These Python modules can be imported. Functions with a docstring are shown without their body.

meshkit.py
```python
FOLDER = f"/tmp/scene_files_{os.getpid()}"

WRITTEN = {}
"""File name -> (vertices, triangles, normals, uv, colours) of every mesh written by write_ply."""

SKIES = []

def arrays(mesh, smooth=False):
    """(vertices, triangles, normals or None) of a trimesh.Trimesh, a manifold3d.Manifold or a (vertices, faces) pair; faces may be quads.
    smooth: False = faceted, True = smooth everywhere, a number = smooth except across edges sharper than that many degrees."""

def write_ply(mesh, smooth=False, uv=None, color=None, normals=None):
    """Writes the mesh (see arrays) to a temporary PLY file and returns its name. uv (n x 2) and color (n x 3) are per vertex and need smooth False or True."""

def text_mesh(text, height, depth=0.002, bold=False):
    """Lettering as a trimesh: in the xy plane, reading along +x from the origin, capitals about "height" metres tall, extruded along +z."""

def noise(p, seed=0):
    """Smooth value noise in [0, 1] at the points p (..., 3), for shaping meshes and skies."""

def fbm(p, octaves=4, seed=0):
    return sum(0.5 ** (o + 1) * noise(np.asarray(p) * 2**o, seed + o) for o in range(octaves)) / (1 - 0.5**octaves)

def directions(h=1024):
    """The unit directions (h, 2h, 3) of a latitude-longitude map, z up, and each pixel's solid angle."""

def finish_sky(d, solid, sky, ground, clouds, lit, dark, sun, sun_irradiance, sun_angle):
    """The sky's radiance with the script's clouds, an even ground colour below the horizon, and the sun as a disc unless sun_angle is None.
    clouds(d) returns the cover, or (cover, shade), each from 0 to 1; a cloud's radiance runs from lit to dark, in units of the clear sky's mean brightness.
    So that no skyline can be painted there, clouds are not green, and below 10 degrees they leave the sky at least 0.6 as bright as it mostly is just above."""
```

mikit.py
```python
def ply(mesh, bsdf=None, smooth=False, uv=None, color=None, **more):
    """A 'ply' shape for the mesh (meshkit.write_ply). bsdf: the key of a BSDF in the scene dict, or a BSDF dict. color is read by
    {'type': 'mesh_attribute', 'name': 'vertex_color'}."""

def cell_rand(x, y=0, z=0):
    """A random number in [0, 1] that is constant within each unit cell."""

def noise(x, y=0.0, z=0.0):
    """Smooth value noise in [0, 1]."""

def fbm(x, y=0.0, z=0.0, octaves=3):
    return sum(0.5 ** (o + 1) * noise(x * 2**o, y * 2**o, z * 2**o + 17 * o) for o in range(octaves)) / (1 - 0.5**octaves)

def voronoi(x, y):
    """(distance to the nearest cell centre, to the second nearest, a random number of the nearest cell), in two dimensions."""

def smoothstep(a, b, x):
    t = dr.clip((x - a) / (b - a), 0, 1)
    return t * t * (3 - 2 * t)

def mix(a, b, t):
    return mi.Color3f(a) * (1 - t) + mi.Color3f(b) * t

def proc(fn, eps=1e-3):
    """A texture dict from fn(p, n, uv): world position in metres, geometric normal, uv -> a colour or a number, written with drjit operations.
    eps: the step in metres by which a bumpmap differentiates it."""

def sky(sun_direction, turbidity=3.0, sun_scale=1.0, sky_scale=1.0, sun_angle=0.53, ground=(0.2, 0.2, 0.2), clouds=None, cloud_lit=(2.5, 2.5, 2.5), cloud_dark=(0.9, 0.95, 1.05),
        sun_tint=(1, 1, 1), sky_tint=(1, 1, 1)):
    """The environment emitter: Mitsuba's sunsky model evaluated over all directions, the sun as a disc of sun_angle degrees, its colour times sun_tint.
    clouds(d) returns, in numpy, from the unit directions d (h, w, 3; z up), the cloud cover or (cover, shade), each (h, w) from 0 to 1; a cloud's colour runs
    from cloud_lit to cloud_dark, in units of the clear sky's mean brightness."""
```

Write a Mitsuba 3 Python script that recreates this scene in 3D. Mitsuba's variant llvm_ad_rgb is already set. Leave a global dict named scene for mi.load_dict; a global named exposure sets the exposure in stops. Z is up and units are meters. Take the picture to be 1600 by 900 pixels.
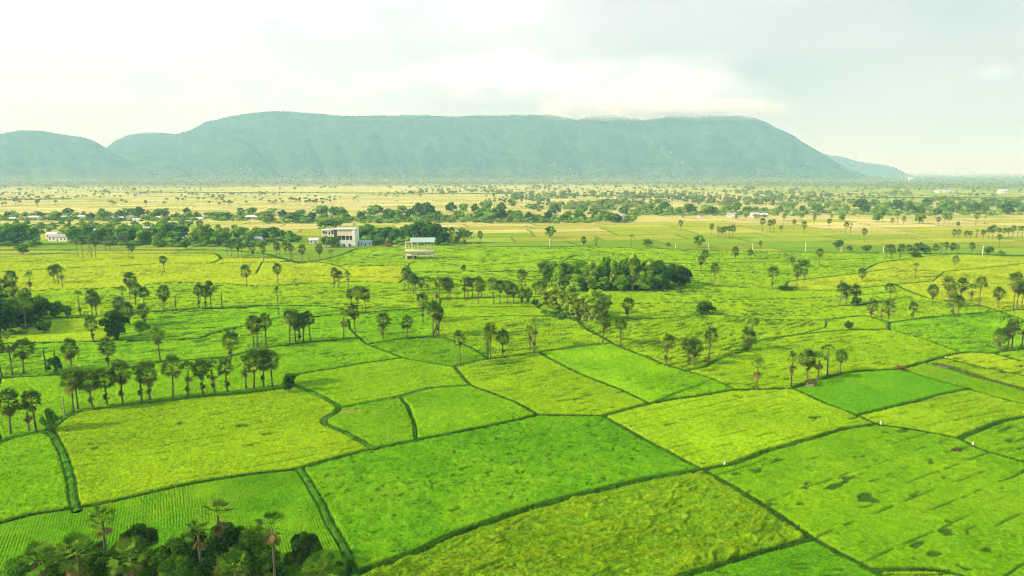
import math, random
import numpy as np, trimesh, shapely
from shapely.geometry import LineString, Polygon, Point
from shapely.ops import unary_union, polygonize
from scipy.spatial import cKDTree
import drjit as dr, mitsuba as mi, mikit, meshkit
T = mi.ScalarTransform4f
random.seed(7); rng = np.random.default_rng(7)
scene, labels = {}, {}

# ------------------------------------------------------------------ camera, sky, air, exposure
CAM_H, FOC, W0, H0, HORIZON = 65.0, 1067.0, 1600, 900, 270.0
PITCH = math.atan((H0 / 2 - HORIZON) / FOC)
SP, CP = math.sin(PITCH), math.cos(PITCH)
exposure = 2.27
scene['camera'] = {'type': 'perspective', 'fov': math.degrees(2 * math.atan(W0 / 2 / FOC)), 'fov_axis': 'x',
                   'to_world': T().look_at(origin=[0, 0, CAM_H], target=[0, CP, CAM_H - SP], up=[0, 0, 1]),
                   'near_clip': 1.0, 'far_clip': 200000.0, 'medium': {'type': 'ref', 'id': 'haze_air'}}


def clouds(d):
    el = np.degrees(np.arcsin(d[..., 2]))
    az = np.degrees(np.arctan2(d[..., 0], d[..., 1]))
    q = np.stack([az * 0.055, el * 0.16, az * 0 + 3.0], -1)
    a = meshkit.fbm(q, 5, 3)
    puff = meshkit.fbm(np.stack([az * 0.13, el * 0.34, az * 0 + 9.0], -1), 5, 11)
    bank = np.exp(-((el - 6.8) / 2.3) ** 2) * np.exp(-((az - 2) / 16.0) ** 2)
    cover = np.clip(0.80 + 0.35 * (a - 0.45), 0, 1)
    pf = np.clip((puff + 0.27 * bank - 0.60) * 7, 0, 1) * np.clip(bank * 2.2, 0, 1)
    cover = np.maximum(cover, pf)
    shade = 0.22 + 0.0105 * np.clip(az + 34, -20, 75) - 1.2 * (a - 0.46) - 0.022 * np.clip(el - 7, 0, 12)
    under = np.exp(-((el - 5.0) / 1.5) ** 2) * np.exp(-((az - 4) / 20.0) ** 2)
    lone = np.exp(-((az - 34.3) / 1.1) ** 2 - ((el - 6.6) / 0.45) ** 2)
    shade = np.clip(shade + 0.22 * under - 0.55 * pf - 0.5 * lone, 0, 1)
    return cover, shade


scene['sky'] = mikit.sky((-0.82, -0.26, 0.49), turbidity=3, sun_scale=1.12, sun_angle=2.5, ground=(0.12, 0.17, 0.06), clouds=clouds,
                         cloud_lit=(3.1, 3.12, 3.25), cloud_dark=(1.68, 1.81, 1.88), sun_tint=(0.96, 0.985, 1.12))
scene['haze_air'] = {'type': 'homogeneous', 'albedo': {'type': 'rgb', 'value': [0.87, 0.94, 0.965]}, 'sigma_t': {'type': 'rgb', 'value': [0.58e-4, 1.10e-4, 1.42e-4]}}


# ------------------------------------------------------------------ helpers
def at(px, py, z=0.0):
    """the point of the land at height z that lies in this direction of the survey photograph"""
    dx, dy = (px - W0 / 2) / FOC, (H0 / 2 - py) / FOC
    v = np.array([dx, CP + dy * SP, -SP + dy * CP])
    t = (z - CAM_H) / v[2]
    return np.array([v[0] * t, v[1] * t, z])


def height_at(p, ytop):
    v = (H0 / 2 - ytop) / FOC
    return CAM_H + p[1] * (v * CP - SP) / (CP + v * SP)


def sstep(a, b, x):
    t = np.clip((x - a) / (b - a), 0, 1)
    return t * t * (3 - 2 * t)


def free(name):
    if name not in taken:
        taken[name] = 0
        return name
    taken[name] += 1
    return f'{name}_{taken[name]:03d}'


taken = {}


def struct(name, d, label=None):
    k = free(name)
    scene[k] = d
    labels[k] = {'kind': 'structure', **({'label': label} if label else {})}
    return k


def thing(name, label, cat, group=None, kind=None):
    k = free(name)
    labels[k] = {'label': label, 'category': cat, **({'group': group} if group else {}), **({'kind': kind} if kind else {})}
    return k


def rgb(c):
    return {'type': 'rgb', 'value': [float(x) for x in c]}


def mat(name, c, rough=0.8, **kw):
    scene[name] = {'type': 'twosided', 'b': {'type': 'principled', 'base_color': rgb(c), 'roughness': rough, 'specular': 0.25, **kw}}
    return name


VC = {'type': 'mesh_attribute', 'name': 'vertex_color'}
scene['crop_mat'] = {'type': 'twosided', 'b': {'type': 'diffuse', 'reflectance': VC}}
scene['leaf_mat'] = {'type': 'principledthin', 'base_color': VC, 'roughness': 0.7, 'diff_trans': 1.0, 'spec_trans': 0.0, 'eta': 1.08}
scene['palm_mat'] = {'type': 'principledthin', 'base_color': VC, 'roughness': 0.5, 'diff_trans': 0.6, 'spec_trans': 0.0, 'eta': 1.18}
scene['vertex_mat'] = {'type': 'twosided', 'b': {'type': 'diffuse', 'reflectance': VC}}


def fn(p, scale, octv=3, seed=0):
    """fbm on points (n,2) at feature size scale"""
    return meshkit.fbm(np.column_stack([p[:, 0] / scale, p[:, 1] / scale, np.full(len(p), seed * 7.31)]), octv, seed)


class MB:
    """a mesh being put together, with one colour per vertex"""
    def __init__(s):
        s.v, s.f, s.c, s.n = [], [], [], 0

    def add(s, v, f, c=(0.5, 0.5, 0.5)):
        v = np.asarray(v, float)
        s.v.append(v); s.f.append(np.asarray(f, int) + s.n)
        c = np.asarray(c, float)
        s.c.append(np.broadcast_to(c, (len(v), 3)) if c.ndim == 1 else c)
        s.n += len(v)
        return s

    def arrays(s):
        return np.vstack(s.v), np.vstack(s.f), np.vstack(s.c)

    def box(s, x0, x1, y0, y1, z0, z1, c=(0.5, 0.5, 0.5)):
        v = [[x, y, z] for x in (x0, x1) for y in (y0, y1) for z in (z0, z1)]
        f = [[0, 1, 3], [0, 3, 2], [4, 6, 7], [4, 7, 5], [0, 4, 5], [0, 5, 1], [2, 3, 7], [2, 7, 6], [0, 2, 6], [0, 6, 4], [1, 5, 7], [1, 7, 3]]
        return s.add(v, f, c)

    def tube(s, pts, rad, sides=6, c=(0.5, 0.5, 0.5), cap=True):
        p = np.asarray(pts, float)
        r = np.broadcast_to(rad, (len(p),))
        t = np.gradient(p, axis=0)
        t /= np.linalg.norm(t, axis=1, keepdims=True) + 1e-12
        ref = np.where(np.abs(t[:, 2:]) < 0.9, [0, 0, 1.0], [1.0, 0, 0])
        a = np.cross(t, ref); a /= np.linalg.norm(a, axis=1, keepdims=True) + 1e-12
        b = np.cross(t, a)
        ang = np.arange(sides) * 2 * np.pi / sides
        v = p[:, None] + r[:, None, None] * (np.cos(ang)[None, :, None] * a[:, None] + np.sin(ang)[None, :, None] * b[:, None])
        f = []
        for i in range(len(p) - 1):
            for j in range(sides):
                q = [i * sides + j, i * sides + (j + 1) % sides, (i + 1) * sides + (j + 1) % sides, (i + 1) * sides + j]
                f += [[q[0], q[1], q[2]], [q[0], q[2], q[3]]]
        v = v.reshape(-1, 3)
        if cap:
            n = len(v)
            v = np.vstack([v, p[-1:]])
            f += [[(len(p) - 1) * sides + j, (len(p) - 1) * sides + (j + 1) % sides, n] for j in range(sides)]
        return s.add(v, f, c)

    def ply(s, m, smooth=False, **kw):
        v, f, c = s.arrays()
        return mikit.ply((v, f), m, smooth=smooth, color=c, **kw)


# ------------------------------------------------------------------ the land: plain, mountains, forest at their foot
def plain_colour(p, n, uv):
    x, y = p.x, p.y
    wx = 26 * (mikit.noise(x / 210.0, y / 160.0, 1.0) - 0.5)
    u, v = (0.985 * x + 0.17 * y + wx), (-0.17 * x + 0.985 * y + 0.8 * wx)
    row = dr.floor(v / 46.0)
    uo = u + 60 * mikit.cell_rand(row, 3.0)
    cu = uo / 88.0
    r = mikit.cell_rand(dr.floor(cu), row, 1.0)
    r2 = mikit.cell_rand(dr.floor(cu), row, 2.0)
    dist = dr.sqrt(x * x + y * y)
    gold = mikit.smoothstep(560, 1150, dist) * 0.75 + 0.25 * mikit.noise(x / 400.0, y / 300.0, 5.0)
    wet = mikit.smoothstep(300, 1500, x) * mikit.smoothstep(1000, 1400, dist) * 0.55
    k = dr.clip(gold - wet + 0.7 * (r - 0.5), 0, 1)
    c = mikit.mix(mi.Color3f(0.155, 0.285, 0.020), mi.Color3f(0.30, 0.36, 0.035), mikit.smoothstep(0.1, 0.5, k))
    c = mikit.mix(c, mi.Color3f(0.50, 0.48, 0.165), mikit.smoothstep(0.45, 0.95, k))
    c = c * (0.86 + 0.28 * r2)
    e = dr.minimum(dr.minimum(cu - dr.floor(cu), 1 - cu + dr.floor(cu)) * 88.0, dr.minimum(v / 46.0 - row, 1 - v / 46.0 + row) * 46.0)
    c = mikit.mix(mi.Color3f(0.09, 0.15, 0.02), c, mikit.smoothstep(0.6, 2.2, e) * 0.8 + 0.2)
    streak = mikit.fbm(u / 26.0, v / 3.0, 2.0)
    c = c * (0.82 + 0.36 * streak)
    veg = mikit.smoothstep(3300, 4600, dist + 500 * mikit.noise(x / 500.0, y / 500.0, 8.0))
    return mikit.mix(c, mi.Color3f(0.07, 0.12, 0.025), veg)


scene['plain_mat'] = {'type': 'twosided', 'b': {'type': 'diffuse', 'reflectance': mikit.proc(plain_colour)}}


def plain_sheet():
    r = np.concatenate([[40, 90, 200, 400, 560, 585], np.geomspace(620, 70000, 40)])
    th = np.linspace(-math.pi, math.pi, 97)[:-1]
    z = np.where(r < 575, -1.0, -0.03)
    v = np.concatenate([np.column_stack([q * np.sin(th), q * np.cos(th), np.full(96, zz)]) for q, zz in zip(r, z)])
    f = []
    for i in range(len(r) - 1):
        for j in range(96):
            a, b, c, d = i * 96 + j, i * 96 + (j + 1) % 96, (i + 1) * 96 + (j + 1) % 96, (i + 1) * 96 + j
            f += [[a, d, c], [a, c, b]]
    n = len(v)
    v = np.vstack([v, [[0, 0, -1.0]]])
    f += [[j, (j + 1) % 96, n] for j in range(96)]
    return v, np.array(f)


struct('ground', mikit.ply(plain_sheet(), 'plain_mat'))


def hill(name, sil, Yr, Y0, Y1, x0, x1, nx, ny, seed, label, spur=1.0):
    """a forested mountain whose crest runs along the profile SIL (px, py) at distance Yr, from foot Y0 to the far foot Y1"""
    sil = np.array(sil, float)
    pts = [at(a, 600) for a, b in sil]
    xs, hs = [], []
    for a, b in sil:
        z = height_at((0, Yr), b)
        xs.append((a - W0 / 2) / FOC * (Yr * CP - (z - CAM_H) * SP)); hs.append(max(z, 0.0))
    X, Y = np.meshgrid(np.linspace(x0, x1, nx), np.concatenate([np.linspace(Y0, Yr, ny), np.linspace(Yr, Y1, ny // 2)[1:]]))
    p = np.column_stack([X.ravel(), Y.ravel()])
    warp = (fn(p, 900, 4, seed) - 0.5) * 500 * spur
    crest = np.interp(p[:, 0], xs, hs, left=0, right=0)
    t = np.where(p[:, 1] < Yr, (p[:, 1] - Y0) / (Yr - Y0), 1 - (p[:, 1] - Yr) / (Y1 - Yr))
    side = np.interp(p[:, 0] + warp * (1 - t), xs, hs, left=0, right=0)
    side = crest * t + side * (1 - t)
    rid = np.abs(fn(np.column_stack([p[:, 0] + 0.25 * p[:, 1], p[:, 1] * 0.32]), 640, 4, seed + 3) - 0.5) * 2
    prof = sstep(0, 1.0, t) * 0.55 + 0.45 * t ** 1.5
    prof = np.clip(prof - spur * 1.0 * (0.30 - rid) * 4 * t * (1 - t) * 0.5, 0, 1)
    h = side * prof + (fn(p, 120, 3, seed + 5) - 0.5) * 14 * np.clip(t * 6, 0, 1) + (fn(p, 30, 2, seed + 6) - 0.5) * 5 * np.clip(t * 6, 0, 1)
    h = np.where(side < 1, np.minimum(h, 0) - 3, h)
    v = np.column_stack([p[:, 0] * p[:, 1] / Yr, p[:, 1], h - 4])
    m, k = X.shape
    i = (np.arange(m - 1)[:, None] * k + np.arange(k - 1)[None]).ravel()
    f = np.vstack([np.column_stack([i, i + 1, i + k + 1]), np.column_stack([i, i + k + 1, i + k])])
    a, b = fn(p, 160, 4, seed + 9)[:, None], fn(p, 26, 2, seed + 12)[:, None]
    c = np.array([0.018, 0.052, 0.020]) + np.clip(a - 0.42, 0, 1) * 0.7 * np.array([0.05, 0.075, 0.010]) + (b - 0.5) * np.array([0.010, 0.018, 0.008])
    lo = np.clip(1 - (h[:, None] - 10 - 90 * (a - 0.5)) / 130, 0, 1) * 0.75  # lower slopes painted lighter: pale scrub, with the haze put into the colour
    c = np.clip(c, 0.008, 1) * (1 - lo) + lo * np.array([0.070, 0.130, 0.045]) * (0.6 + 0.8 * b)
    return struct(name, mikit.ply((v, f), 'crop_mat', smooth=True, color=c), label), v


M_SIL = [(120, 268), (150, 250), (168, 228), (180, 219), (195, 212), (215, 208), (240, 206), (262, 208), (275, 209), (300, 202), (320, 190), (340, 186), (360, 181), (400, 175), (430, 173), (455, 174),
         (480, 176), (505, 177), (540, 181), (600, 180), (660, 179), (700, 181), (760, 180), (830, 179), (860, 178), (880, 182), (900, 187), (930, 181), (960, 180), (990, 185), (1005, 188), (1025, 185),
         (1050, 182), (1100, 181), (1150, 180), (1180, 184), (1200, 192), (1212, 199), (1240, 211), (1252, 219), (1275, 233), (1300, 249), (1330, 266), (1360, 275), (1390, 282)]
H_SIL = [(-240, 262), (-160, 240), (-100, 222), (-40, 213), (0, 209), (30, 203), (60, 203), (80, 206), (100, 210), (125, 213), (145, 219), (160, 227), (180, 240), (210, 256), (250, 272), (280, 282)]
R_SIL = [(1180, 226), (1240, 228), (1265, 234), (1300, 243), (1315, 244), (1340, 252), (1380, 257), (1400, 262), (1415, 271), (1430, 278)]
mk, MV = hill('mountain', M_SIL, 7000, 5100, 9500, -5400, 4600, 560, 150, 11, 'long hazy flat-topped forested mountain across the horizon')
hill('hill', H_SIL, 6100, 4900, 7600, -7000, -2500, 260, 80, 41, 'round hazy hill at the far left end of the mountain')
hill('ridge', R_SIL, 10500, 8800, 12500, 3300, 7200, 160, 50, 71, 'pale low ridge behind the right end of the mountain')
mtree = cKDTree(MV[:, :2])


# ------- the belt of forest at the mountain's foot and the woods of the far plain: far-off masses
def blob_trees(pos, h, w, seed, base=(0.045, 0.085, 0.018)):
    """many small crowns (each a ragged low blob) as one mesh"""
    r_ = np.random.default_rng(seed)
    ico = trimesh.creation.icosphere(subdivisions=1)
    vv, ff = np.array(ico.vertices), np.array(ico.faces)
    n, k = len(pos), len(vv)
    jit = 1 + 0.34 * (r_.random((n, k, 1)) - 0.5) * 2
    v = vv[None] * jit
    v[..., 2] = np.where(v[..., 2] < -0.55, -0.55, v[..., 2])
    v = v * np.column_stack([w / 2, w / 2, h * 0.5])[:, None, :]
    v[..., 2] += (h * 0.46)[:, None]
    v += pos[:, None, :]
    f = (ff[None] + (np.arange(n) * k)[:, None, None]).reshape(-1, 3)
    tone = (0.75 + 0.45 * r_.random((n, 1, 1))) * (1 + 0.25 * (r_.random((n, k, 1)) - 0.5))
    warm = r_.random((n, 1, 1))
    c = (np.array(base) * (1 - warm) + np.array(base) * [1.4, 1.2, 0.9] * warm) * tone
    return mikit.ply((v.reshape(-1, 3), f), 'vertex_mat', smooth=False, color=c.reshape(-1, 3))


def strew(n, xr, yr, dens, seed):
    """points on the plain between distances yr and picture columns xr, kept where dens(px, D, noise) allows"""
    r_ = np.random.default_rng(seed)
    D = 1 / np.sqrt(r_.random(n) * (1 / yr[0] ** 2 - 1 / yr[1] ** 2) + 1 / yr[1] ** 2) if yr[1] < 3000 else yr[0] + (yr[1] - yr[0]) * r_.random(n)
    px = xr[0] + (xr[1] - xr[0]) * r_.random(n)
    X = (px - W0 / 2) / FOC * D
    p = np.column_stack([X, D])
    nz = fn(p, 320, 3, seed)
    keep = r_.random(n) < dens(px, D, nz)
    return np.column_stack([p, np.zeros(n)])[keep]


p1 = strew(9000, (-260, 1860), (3900, 6900), lambda x, D, n: np.clip(sstep(3800, 4700, D) * (0.35 + 1.3 * n) * np.where(x > 1330, 1.0, np.where(D > 5700, 0.0, 1.0)), 0, 1), 21)
r_ = np.random.default_rng(3)
dd, ii = mtree.query(p1[:, :2])
p1[:, 2] = np.where(dd < 60, np.maximum(MV[ii, 2], 0), 0)
k = thing('foothill_forest', 'hazy belt of forest along the foot of the mountain', 'forest', kind='stuff')
scene[k] = blob_trees(p1, 9 + 7 * r_.random(len(p1)), 13 + 14 * r_.random(len(p1)), 5, (0.075, 0.135, 0.036))
# ------------------------------------------------------------------ the near paddies and the bunds between them
def pl(s):
    return [tuple(float(x) for x in q.split(',')) for q in s.split()]


# each bund: half-width in metres, then its course (points of the photograph, laid on the ground)
BUNDS = [(w * (0.80 if 0.55 <= w <= 1.05 else 0.66), pl(s)) for w, s in [
    (1.0, '-125,706 0,693 25,684 75,675 82,682'), (1.5, '75,677 100,655 120,645 150,640 190,635 250,628 300,622 400,613 430,609 458,606'),
    (1.25, '80,676 100,710 110,745 117,787 121,800'), (0.8, '-125,838 0,819 50,805 110,796 175,785 250,767 325,752 400,741 462,734 512,720 575,704 600,699 650,689 725,674 800,659 842,649 862,650 900,650 942,651'),
    (1.1, '942,651 975,642 1015,632 1050,625 1088,620 1150,610 1200,609 1237,608 1258,600 1288,592 1315,584 1350,580 1400,578 1425,572 1450,565 1488,554 1515,551 1550,553 1562,551 1600,547 1740,540'),
    (0.7, '942,651 1012,690 1050,710 1097,735'), (0.9, '1097,735 1150,724 1200,705 1237,695 1288,680 1325,670 1372,663'),
    (0.8, '1097,735 1200,794 1270,843 1362,892 1400,914 1490,985'), (0.7, '1362,892 1437,891 1475,895 1500,901 1560,918 1740,985'), (0.8, '1097,735 1025,746 988,754 925,769 862,785 800,804 750,822 700,840 650,864 612,877 575,890 552,898 500,925 420,985'),
    (1.2, '468,733 500,785 520,825 540,860 552,897 570,940 590,985'), (0.8, '1270,843 1225,854 1200,861 1150,876 1075,898 1000,925 880,985'),
    (1.0, '532,638 600,625 625,620 675,607 735,603'), (0.6, '735,603 800,627 842,649'), (0.6, '735,603 710,574'), (0.5, '710,574 662,566 630,560 607,551 575,539 560,527 548,515 545,500'),
    (1.0, '710,574 750,564 800,557 832,552 875,546 955,537'), (0.9, '630,560 575,567 525,576 487,582 460,588 452,606'), (1.2, '458,602 505,622 530,638 527,644 507,656 507,662 540,677 587,703'),
    (0.5, '624,620 637,637 646,662 651,690'), (0.9, '396,547 418,544 450,540 487,535 525,532 561,528'), (0.6, '575,538 625,531 675,527 695,529 762,561'),
    (0.6, '842,551 900,582 975,612 1016,632'), (0.8, '905,503 917,515 940,527 962,540 980,547 1012,559 1037,570 1072,580'), (1.2, '1070,580 1100,574 1125,561 1162,549 1166,541 1200,530 1262,522 1317,517 1389,515'),
    (0.5, '1389,515 1450,532 1500,551'), (0.5, '1072,580 1112,592 1152,611'), (0.6, '1240,608 1288,630 1340,650 1372,664 1425,672 1500,687 1525,700 1600,723 1740,752'),
    (0.7, '1337,650 1380,640 1425,629 1475,616 1516,608'), (0.5, '1412,579 1450,591 1514,609 1550,620 1600,632 1740,650'), (1.6, '1440,567 1475,575 1525,590 1575,602 1600,610 1740,632'), (0.7, '1473,560 1537,575 1600,588 1740,606'),
    (0.6, '1550,552 1600,566 1740,585'), (0.9, '1498,687 1537,670 1575,657 1600,652 1740,644'),
    (0.6, '690,481 760,480 832,480 880,495 912,506'), (1.2, '907,503 950,497 1000,499 1062,496 1117,492 1150,495 1200,500 1282,501 1325,496 1352,494 1391,505'), (1.2, '1388,505 1450,497 1500,492 1562,487 1600,484 1740,478'), (0.7, '1389,504 1389,516'),
    (1.0, '842,480 870,462 905,452 975,454 1050,450 1080,441 1117,447 1162,449 1232,452'), (1.0, '1228,453 1275,454 1305,454 1340,451 1400,445 1457,440'), (0.8, '1290,480 1350,476 1400,468'), (0.6, '1345,427 1412,434 1475,431'),
    (0.6, '1229,453 1232,441 1287,434 1347,427 1400,420 1472,425'), (0.6, '1347,427 1372,412 1437,402 1500,396'), (0.6, '1472,425 1537,419 1600,412 1740,404'), (0.7, '1400,445 1450,466 1525,476 1562,487'), (0.3, '1457,440 1475,425'), (0.6, '1457,440 1600,446 1740,450'),
    (0.7, '686,411 725,416 800,412 860,406 900,400'), (0.7, '530,417 575,416 632,415 640,426'), (0.7, '638,426 700,425 800,424 840,424'), (0.6, '560,440 625,442 640,426'), (0.9, '568,490 612,485 662,482 692,481'),
    (0.7, '398,447 462,444 520,442 562,440'), (0.8, '330,412 400,410 462,409 505,411 532,417'), (0.4, '400,428 410,410'), (0.7, '690,467 760,466 845,464'), (0.9, '693,497 750,496 800,494 875,495 905,500'),
    (0.8, '-125,500 80,498 140,496 165,494 250,486 312,483 387,480 400,478 490,478 568,490'), (0.9, '200,534 260,532 312,529 337,520 382,510 405,504 437,497 492,495 525,493 570,489'), (0.7, '-125,428 0,425 112,419 200,415 262,412 330,412'),
    (0.8, '-125,600 0,592 50,589 95,587 150,585 215,573 252,566 350,560 398,547'), (0.7, '182,532 237,532'), (0.6, '-125,456 30,455 125,452 200,449 270,441 398,447'),
    (0.8, '-125,398 30,397 125,396 212,397 330,396 345,405 330,412'), (0.2, '662,482 690,482 690,497 676,527'), (0.2, '690,467 686,480'), (0.7, '-125,540 60,536 182,532 165,494'),
    (0.6, '840,425 870,414 900,400 1000,397 1090,398 1200,396'), (0.2, '762,560 762,530 693,528'), (0.2, '1200,530 1290,512 1290,500'),
    (0.2, '640,426 640,412 690,410'), (0.2, '520,442 545,430 532,417'), (0.5, '1562,487 1600,500 1740,520'), (0.6, '0,592 -10,640 0,693'),
    (0.2, '1016,632 1072,610 1100,600'), (0.6, '-125,411 60,409 212,404'), (0.6, '840,406 1000,407 1200,404'), (0.6, '900,414 1090,412 1200,409 1372,404'), (0.6, '1085,423 1240,428'), (0.6, '495,431 566,433 640,434'), (0.6, '690,441 780,440 850,437'), (0.6, '690,454 830,453'), (0.6, '345,404 420,403 470,411'), (0.6, '1500,407 1740,412'), (0.5, '1100,470 1200,468 1300,465 1405,456'), (0.5, '930,476 1050,474 1165,472')]]
BUNDS += [(0.5, pl('-110,398 -110,960')), (0.5, pl('1720,405 1720,960')), (0.5, pl('-110,955 1720,955')), (1.6, pl('-110,391 345,391 420,398 470,412 530,400 560,388 690,384 800,386 900,386 1000,388 1100,391 1200,393 1340,396 1400,396 1497,397 1600,400 1720,405'))]


def smooth_line(P):
    P = np.array(P)
    if len(P) < 3:
        return P
    seg = np.r_[0, np.cumsum(np.linalg.norm(np.diff(P, axis=0), axis=1))]
    from scipy.interpolate import PchipInterpolator
    s = np.linspace(0, seg[-1], max(4, int(seg[-1] / 1.2)))
    q = np.column_stack([0.5 * PchipInterpolator(seg, P[:, k])(s) + 0.5 * np.interp(s, seg, P[:, k]) for k in (0, 1)])
    return q


lines, bund_pts, bund_w, bund_w_all = [], [], [], []
for w, P in BUNDS:
    g = smooth_line([at(*q)[:2] for q in P])
    seg = np.r_[0, np.cumsum(np.linalg.norm(np.diff(g, axis=0), axis=1))]
    n = max(3, int(seg[-1] / 0.6))
    s = np.linspace(0, seg[-1], n)
    g = np.column_stack([np.interp(s, seg, g[:, k]) for k in (0, 1)])
    wob = (fn(g, 5.0, 3, 5) - 0.5) * 0.7
    tt = np.gradient(g, axis=0); tt /= np.linalg.norm(tt, axis=1, keepdims=True)
    g = g + np.column_stack([-tt[:, 1], tt[:, 0]]) * wob[:, None] * np.minimum(1, np.minimum(np.arange(n), np.arange(n)[::-1]) / 8)[:, None]
    lines.append(g); bund_pts.append(g); bund_w.append(np.full(n, w))
bund_xy, bund_wd = np.vstack(bund_pts), np.concatenate(bund_w)
btree = cKDTree(bund_xy)
ext = []
for g in lines:      # a little past both ends, so that junctions close
    a, b = g[0] - g[2], g[-1] - g[-3]
    ext.append(LineString(np.vstack([g[0] + a / np.linalg.norm(a) * 3.5, g, g[-1] + b / np.linalg.norm(b) * 3.5])))
plots = [q for q in polygonize(unary_union(ext)) if q.area > 120]

# rice colours: (young green), (heading), (ripening), and what each plot of the photograph shows
GREEN, MID, YELLOW, RIPE, OLIVE = np.array([[0.090, 0.280, 0.005], [0.136, 0.330, 0.005], [0.200, 0.375, 0.006], [0.300, 0.400, 0.012], [0.168, 0.352, 0.007]])
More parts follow.
